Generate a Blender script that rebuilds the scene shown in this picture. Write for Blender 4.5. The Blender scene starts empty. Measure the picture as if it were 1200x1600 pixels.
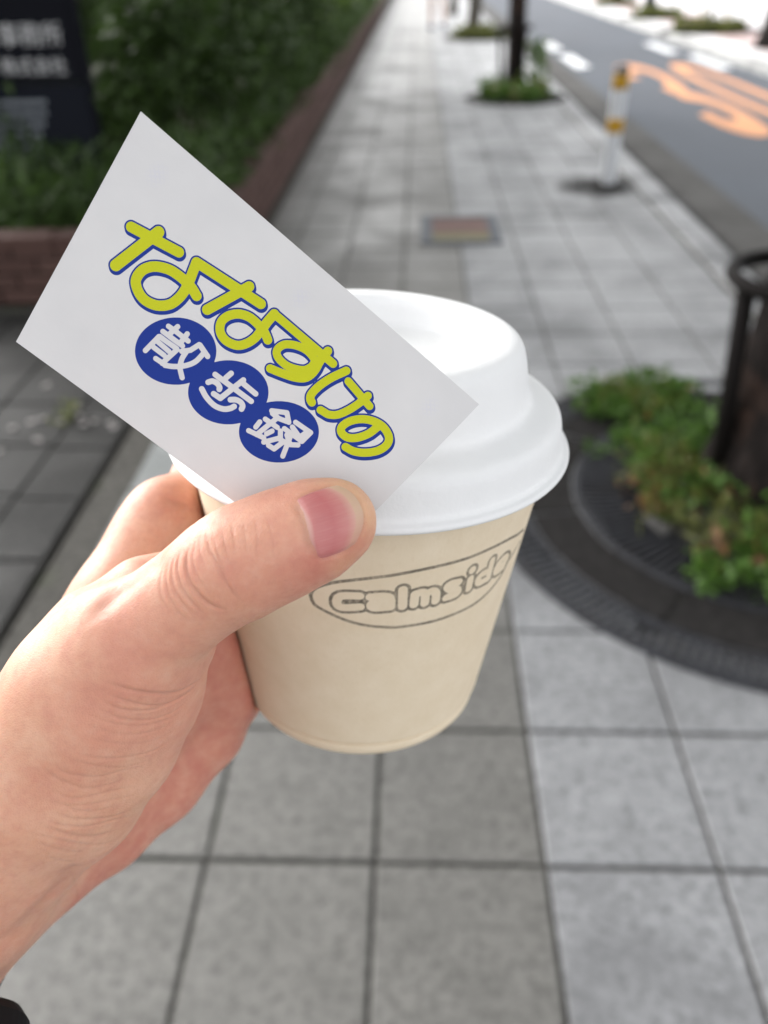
import bpy, bmesh, math, random, json
import numpy as np
from mathutils import Vector, Matrix
from mathutils.bvhtree import BVHTree

# ------------------------------------------------------------------ camera, world, sun, exposure
SC = bpy.context.scene
COL = SC.collection
FPX, PITCH, YAW, ROLL, EYE = 1274.04, .6026, -.0497, -.0257, 4.4227 * .3

def cam_axes():
    cp, sp = math.cos(PITCH), math.sin(PITCH)
    f = np.array([math.sin(YAW) * cp, math.cos(YAW) * cp, -sp])
    r = np.array([math.cos(YAW), -math.sin(YAW), 0.])
    u = np.cross(r, f)
    return r * math.cos(ROLL) + u * math.sin(ROLL), -r * math.sin(ROLL) + u * math.cos(ROLL), f
CR, CU, CF = cam_axes()
CC = np.array([0, 0, EYE])

cam = bpy.data.cameras.new('camera')
cam.sensor_fit = 'VERTICAL'
cam.sensor_height = 24
cam.sensor_width = 18
cam.lens = 24 * FPX / 1600
cam.clip_start = .01
cam.clip_end = 600
cam.dof.use_dof = True
cam.dof.focus_distance = .150
cam.dof.aperture_fstop = cam.lens / 2.4
camo = bpy.data.objects.new('camera', cam)
COL.objects.link(camo)
camo.matrix_world = Matrix(((CR[0], CU[0], -CF[0], 0), (CR[1], CU[1], -CF[1], 0), (CR[2], CU[2], -CF[2], EYE), (0, 0, 0, 1)))
SC.camera = camo

SUN_EL, SUN_AZ = 26, 315          # degrees; azimuth clockwise from the street's far end
world = bpy.data.worlds.new('World')
SC.world = world
world.use_nodes = True
wn = world.node_tree
wn.nodes.clear()
sky = wn.nodes.new('ShaderNodeTexSky')
sky.sky_type = 'NISHITA'
sky.sun_disc = False
sky.sun_elevation = math.radians(SUN_EL)
sky.sun_rotation = math.radians(SUN_AZ)
sky.air_density = 1.0
sky.dust_density = 4.0
hsv = wn.nodes.new('ShaderNodeHueSaturation')
hsv.inputs['Saturation'].default_value = .1
bg = wn.nodes.new('ShaderNodeBackground')
bg.inputs['Strength'].default_value = .15
wo = wn.nodes.new('ShaderNodeOutputWorld')
wn.links.new(sky.outputs[0], hsv.inputs['Color'])
wn.links.new(hsv.outputs[0], bg.inputs[0])
wn.links.new(bg.outputs[0], wo.inputs[0])

sl = bpy.data.lights.new('sun', 'SUN')
sl.energy = .55
sl.angle = math.radians(28)
sl.color = (1, .97, .93)
so = bpy.data.objects.new('sun', sl)
COL.objects.link(so)
az = math.radians(SUN_AZ)
sd = Vector((math.sin(az) * math.cos(math.radians(SUN_EL)), math.cos(az) * math.cos(math.radians(SUN_EL)), math.sin(math.radians(SUN_EL))))
so.rotation_euler = sd.to_track_quat('Z', 'Y').to_euler()

SC.view_settings.view_transform = 'Standard'
SC.view_settings.look = 'None'
SC.view_settings.exposure = 1.85
SC.view_settings.gamma = 1
SC.view_settings.use_curve_mapping = False
SC.cycles.use_denoising = True
SC.cycles.max_bounces = 6

RND = random.Random(7)
NPR = np.random.default_rng(7)

# ------------------------------------------------------------------ helpers
def mat(name, base=(.5, .5, .5), rough=.7, spec=.3):
    m = bpy.data.materials.new(name)
    m.use_nodes = True
    b = m.node_tree.nodes['Principled BSDF']
    b.inputs['Base Color'].default_value = (*base, 1)
    b.inputs['Roughness'].default_value = rough
    b.inputs['Specular IOR Level'].default_value = spec
    return m

class NT:
    """small node-tree helper"""
    def __init__(s, m):
        s.m = m; s.t = m.node_tree; s.b = s.t.nodes['Principled BSDF']
    def n(s, kind, **kw):
        x = s.t.nodes.new('ShaderNode' + kind)
        for k, v in kw.items():
            if k in x.inputs.keys():
                x.inputs[k].default_value = v
            else:
                setattr(x, k, v)
        return x
    def l(s, a, b):
        s.t.links.new(a, b)
    def noise(s, scale, detail=4, rough=.55, vec=None, dist=0):
        x = s.n('TexNoise'); x.inputs['Scale'].default_value = scale; x.inputs['Detail'].default_value = detail
        x.inputs['Roughness'].default_value = rough; x.inputs['Distortion'].default_value = dist
        if vec is not None: s.l(vec, x.inputs['Vector'])
        return x.outputs['Fac']
    def coord(s, which='Object'):
        return s.n('TexCoord').outputs[which]
    def geo(s):
        return s.n('NewGeometry').outputs['Position']
    def ramp(s, fac, stops):
        r = s.n('ValToRGB'); e = r.color_ramp.elements
        while len(e) < len(stops): e.new(.5)
        for i, (p, c) in enumerate(stops):
            e[i].position = p; e[i].color = (*c, 1) if len(c) == 3 else c
        s.l(fac, r.inputs[0]); return r.outputs[0]
    def mix(s, fac, a, b, mode='MIX'):
        x = s.n('Mix', data_type='RGBA', blend_type=mode)
        for v, i in ((fac, 0), (a, 6), (b, 7)):
            if isinstance(v, (int, float)): x.inputs[i].default_value = v
            elif isinstance(v, tuple): x.inputs[i].default_value = (*v, 1)
            else: s.l(v, x.inputs[i])
        return x.outputs[2]
    def rng(s, v, a, b, c=0, d=1, smooth=False):
        x = s.n('MapRange', interpolation_type='SMOOTHSTEP' if smooth else 'LINEAR')
        s.l(v, x.inputs[0])
        for i, q in enumerate((a, b, c, d)): x.inputs[i + 1].default_value = q
        return x.outputs[0]
    def math(s, op, a, b=0.):
        x = s.n('Math', operation=op)
        for i, v in enumerate((a, b)):
            if isinstance(v, (int, float)): x.inputs[i].default_value = v
            else: s.l(v, x.inputs[i])
        return x.outputs[0]
    def attr(s, name):
        return s.n('Attribute', attribute_name=name).outputs
    def bump(s, h, strength=.3, dist=.002, normal=None):
        x = s.n('Bump'); x.inputs['Strength'].default_value = strength; x.inputs['Distance'].default_value = dist
        s.l(h, x.inputs['Height'])
        if normal is not None: s.l(normal, x.inputs['Normal'])
        return x.outputs[0]
    def color(s, c): s.l(c, s.b.inputs['Base Color'])
    def normal(s, c): s.l(c, s.b.inputs['Normal'])
    def roughness(s, c): s.l(c, s.b.inputs['Roughness'])

def tag(o, label=None, cat=None, group=None, kind=None):
    if label: o['label'] = label
    if cat: o['category'] = cat
    if group: o['group'] = group
    if kind: o['kind'] = kind
    return o

def empty(name, loc=(0, 0, 0), rz=0, parent=None):
    o = bpy.data.objects.new(name, None)
    COL.objects.link(o); o.location = loc; o.rotation_euler = (0, 0, rz)
    o.empty_display_size = .05
    if parent: o.parent = parent
    return o

def link(name, me, parent=None, loc=(0, 0, 0), rot=(0, 0, 0)):
    o = bpy.data.objects.new(name, me)
    COL.objects.link(o); o.location = loc; o.rotation_euler = rot
    if parent: o.parent = parent
    return o

def mesh(name, V, Fs, m=None, smooth=False):
    me = bpy.data.meshes.new(name)
    V = np.asarray(V, float)
    if isinstance(Fs, np.ndarray):
        n, k = Fs.shape
        me.vertices.add(len(V)); me.vertices.foreach_set('co', V.ravel())
        me.loops.add(n * k); me.loops.foreach_set('vertex_index', Fs.ravel().astype(np.int32))
        me.polygons.add(n); me.polygons.foreach_set('loop_start', np.arange(0, n * k, k, dtype=np.int32))
        me.polygons.foreach_set('loop_total', np.full(n, k, np.int32))
        me.update(calc_edges=True)
    else:
        me.from_pydata([tuple(v) for v in V], [], Fs)
    if m: me.materials.append(m)
    if smooth: me.polygons.foreach_set('use_smooth', np.ones(len(me.polygons), bool))
    me.validate()
    return me

class MB:
    """collects shapes into one mesh"""
    def __init__(s): s.v = []; s.f = []
    def add(s, V, Fs):
        o = len(s.v); s.v += [tuple(v) for v in V]; s.f += [tuple(i + o for i in f) for f in Fs]; return s
    def box(s, c, d, rz=0, bev=0, ry=0):
        bm = bmesh.new(); bmesh.ops.create_cube(bm, size=1)
        bmesh.ops.scale(bm, vec=d, verts=bm.verts)
        if bev: bmesh.ops.bevel(bm, geom=bm.edges[:], offset=bev, segments=1, affect='EDGES', profile=.6)
        M = Matrix.Translation(c) @ Matrix.Rotation(rz, 4, 'Z') @ Matrix.Rotation(ry, 4, 'Y')
        bmesh.ops.transform(bm, matrix=M, verts=bm.verts); bm.verts.index_update()
        s.add([v.co[:] for v in bm.verts], [[v.index for v in f.verts] for f in bm.faces]); bm.free(); return s
    def lathe(s, prof, seg=32, a0=0, a1=None, c=(0, 0, 0)):
        full = a1 is None
        n = seg if full else seg + 1
        an = [a0 + (2 * math.pi if full else a1 - a0) * i / seg for i in range(n)]
        V = [(c[0] + r * math.cos(a), c[1] + r * math.sin(a), c[2] + z) for a in an for r, z in prof]
        m = len(prof); Fs = []
        for i in range(seg):
            j = (i + 1) % n
            for k in range(m - 1): Fs.append((i * m + k, j * m + k, j * m + k + 1, i * m + k + 1))
        return s.add(V, Fs)
    def tube(s, pts, rad, seg=10, cap=True):
        P = [Vector(p) for p in pts]; n = len(P)
        R = rad if hasattr(rad, '__len__') else [rad] * n
        V = []; up = None
        for i, p in enumerate(P):
            t = (P[min(i + 1, n - 1)] - P[max(i - 1, 0)]).normalized()
            if up is None:
                up = Vector((0, 0, 1)) if abs(t.z) < .9 else Vector((1, 0, 0))
            a = t.cross(up).normalized(); up = a.cross(t).normalized()
            for k in range(seg):
                th = 2 * math.pi * k / seg
                V.append(p + R[i] * (math.cos(th) * a + math.sin(th) * up))
        Fs = [(i * seg + k, i * seg + (k + 1) % seg, (i + 1) * seg + (k + 1) % seg, (i + 1) * seg + k) for i in range(n - 1) for k in range(seg)]
        if cap: Fs += [tuple(range(seg))[::-1], tuple((n - 1) * seg + k for k in range(seg))]
        return s.add(V, Fs)
    def ribbon(s, P, w, z, sx=1, sy=1, closed=False):
        """flat band of half width w along P, laid out in glyph units, then scaled"""
        P = np.array(P, float); n = len(P)
        if closed: T = np.roll(P, -1, 0) - np.roll(P, 1, 0)
        else: T = np.gradient(P, axis=0)
        T /= np.linalg.norm(T, axis=1)[:, None]; N = np.stack([-T[:, 1], T[:, 0]], 1)
        V = []
        for p, q in zip(P, N):
            for sg in (-1, 1):
                a = p + sg * w * q; V.append((a[0] * sx, a[1] * sy, z))
        Fs = [(2 * i, (2 * i + 2) % (2 * n), (2 * i + 3) % (2 * n), 2 * i + 1) for i in range(n if closed else n - 1)]
        return s.add(V, Fs)
    def me(s, name, m=None, smooth=False): return mesh(name, s.v, s.f, m, smooth)
    def build(s, name, m=None, parent=None, loc=(0, 0, 0), smooth=False): return link(name, s.me(name, m, smooth), parent, loc)

def at(px, py, d):
    return CC + (CF + CR * (px - 600) / FPX - CU * (py - 800) / FPX) * d

def crv(P, n=6, closed=False):
    P = np.array(P, float)
    Q = np.vstack([P[-1], P, P[0], P[1]]) if closed else np.vstack([2 * P[0] - P[1], P, 2 * P[-1] - P[-2]])
    o = []
    for i in range(1, len(Q) - 2):
        a, b, c, d = Q[i - 1:i + 3]
        for t in np.linspace(0, 1, n, endpoint=False):
            o.append(.5 * (2 * b + (c - a) * t + (2 * a - 5 * b + 4 * c - d) * t * t + (-a + 3 * b - 3 * c + d) * t ** 3))
    if not closed: o.append(P[-1])
    return np.array(o)

def seg_dist(X, polys, hw=None):
    """min distance from 2-D points X to a set of polylines (minus each one's half width)"""
    D = np.full(len(X), 1e3)
    for k, P in enumerate(polys):
        P = np.asarray(P, float); w = 0 if hw is None else hw[k]
        lo, hi = P.min(0) - w - 3, P.max(0) + w + 3
        s = np.where((X > lo).all(1) & (X < hi).all(1))[0]
        if not len(s): continue
        Y = X[s]; d = np.full(len(s), 1e3)
        for a, b in zip(P[:-1], P[1:]):
            ab = b - a; t = np.clip(((Y - a) @ ab) / (ab @ ab + 1e-12), 0, 1)
            d = np.minimum(d, np.hypot(*(Y - a - t[:, None] * ab).T))
        D[s] = np.minimum(D[s], d - w)
    return D

def fattr(me, name, v):
    me.attributes.new(name, 'FLOAT', 'POINT').data.foreach_set('value', np.asarray(v, np.float32))

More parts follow.
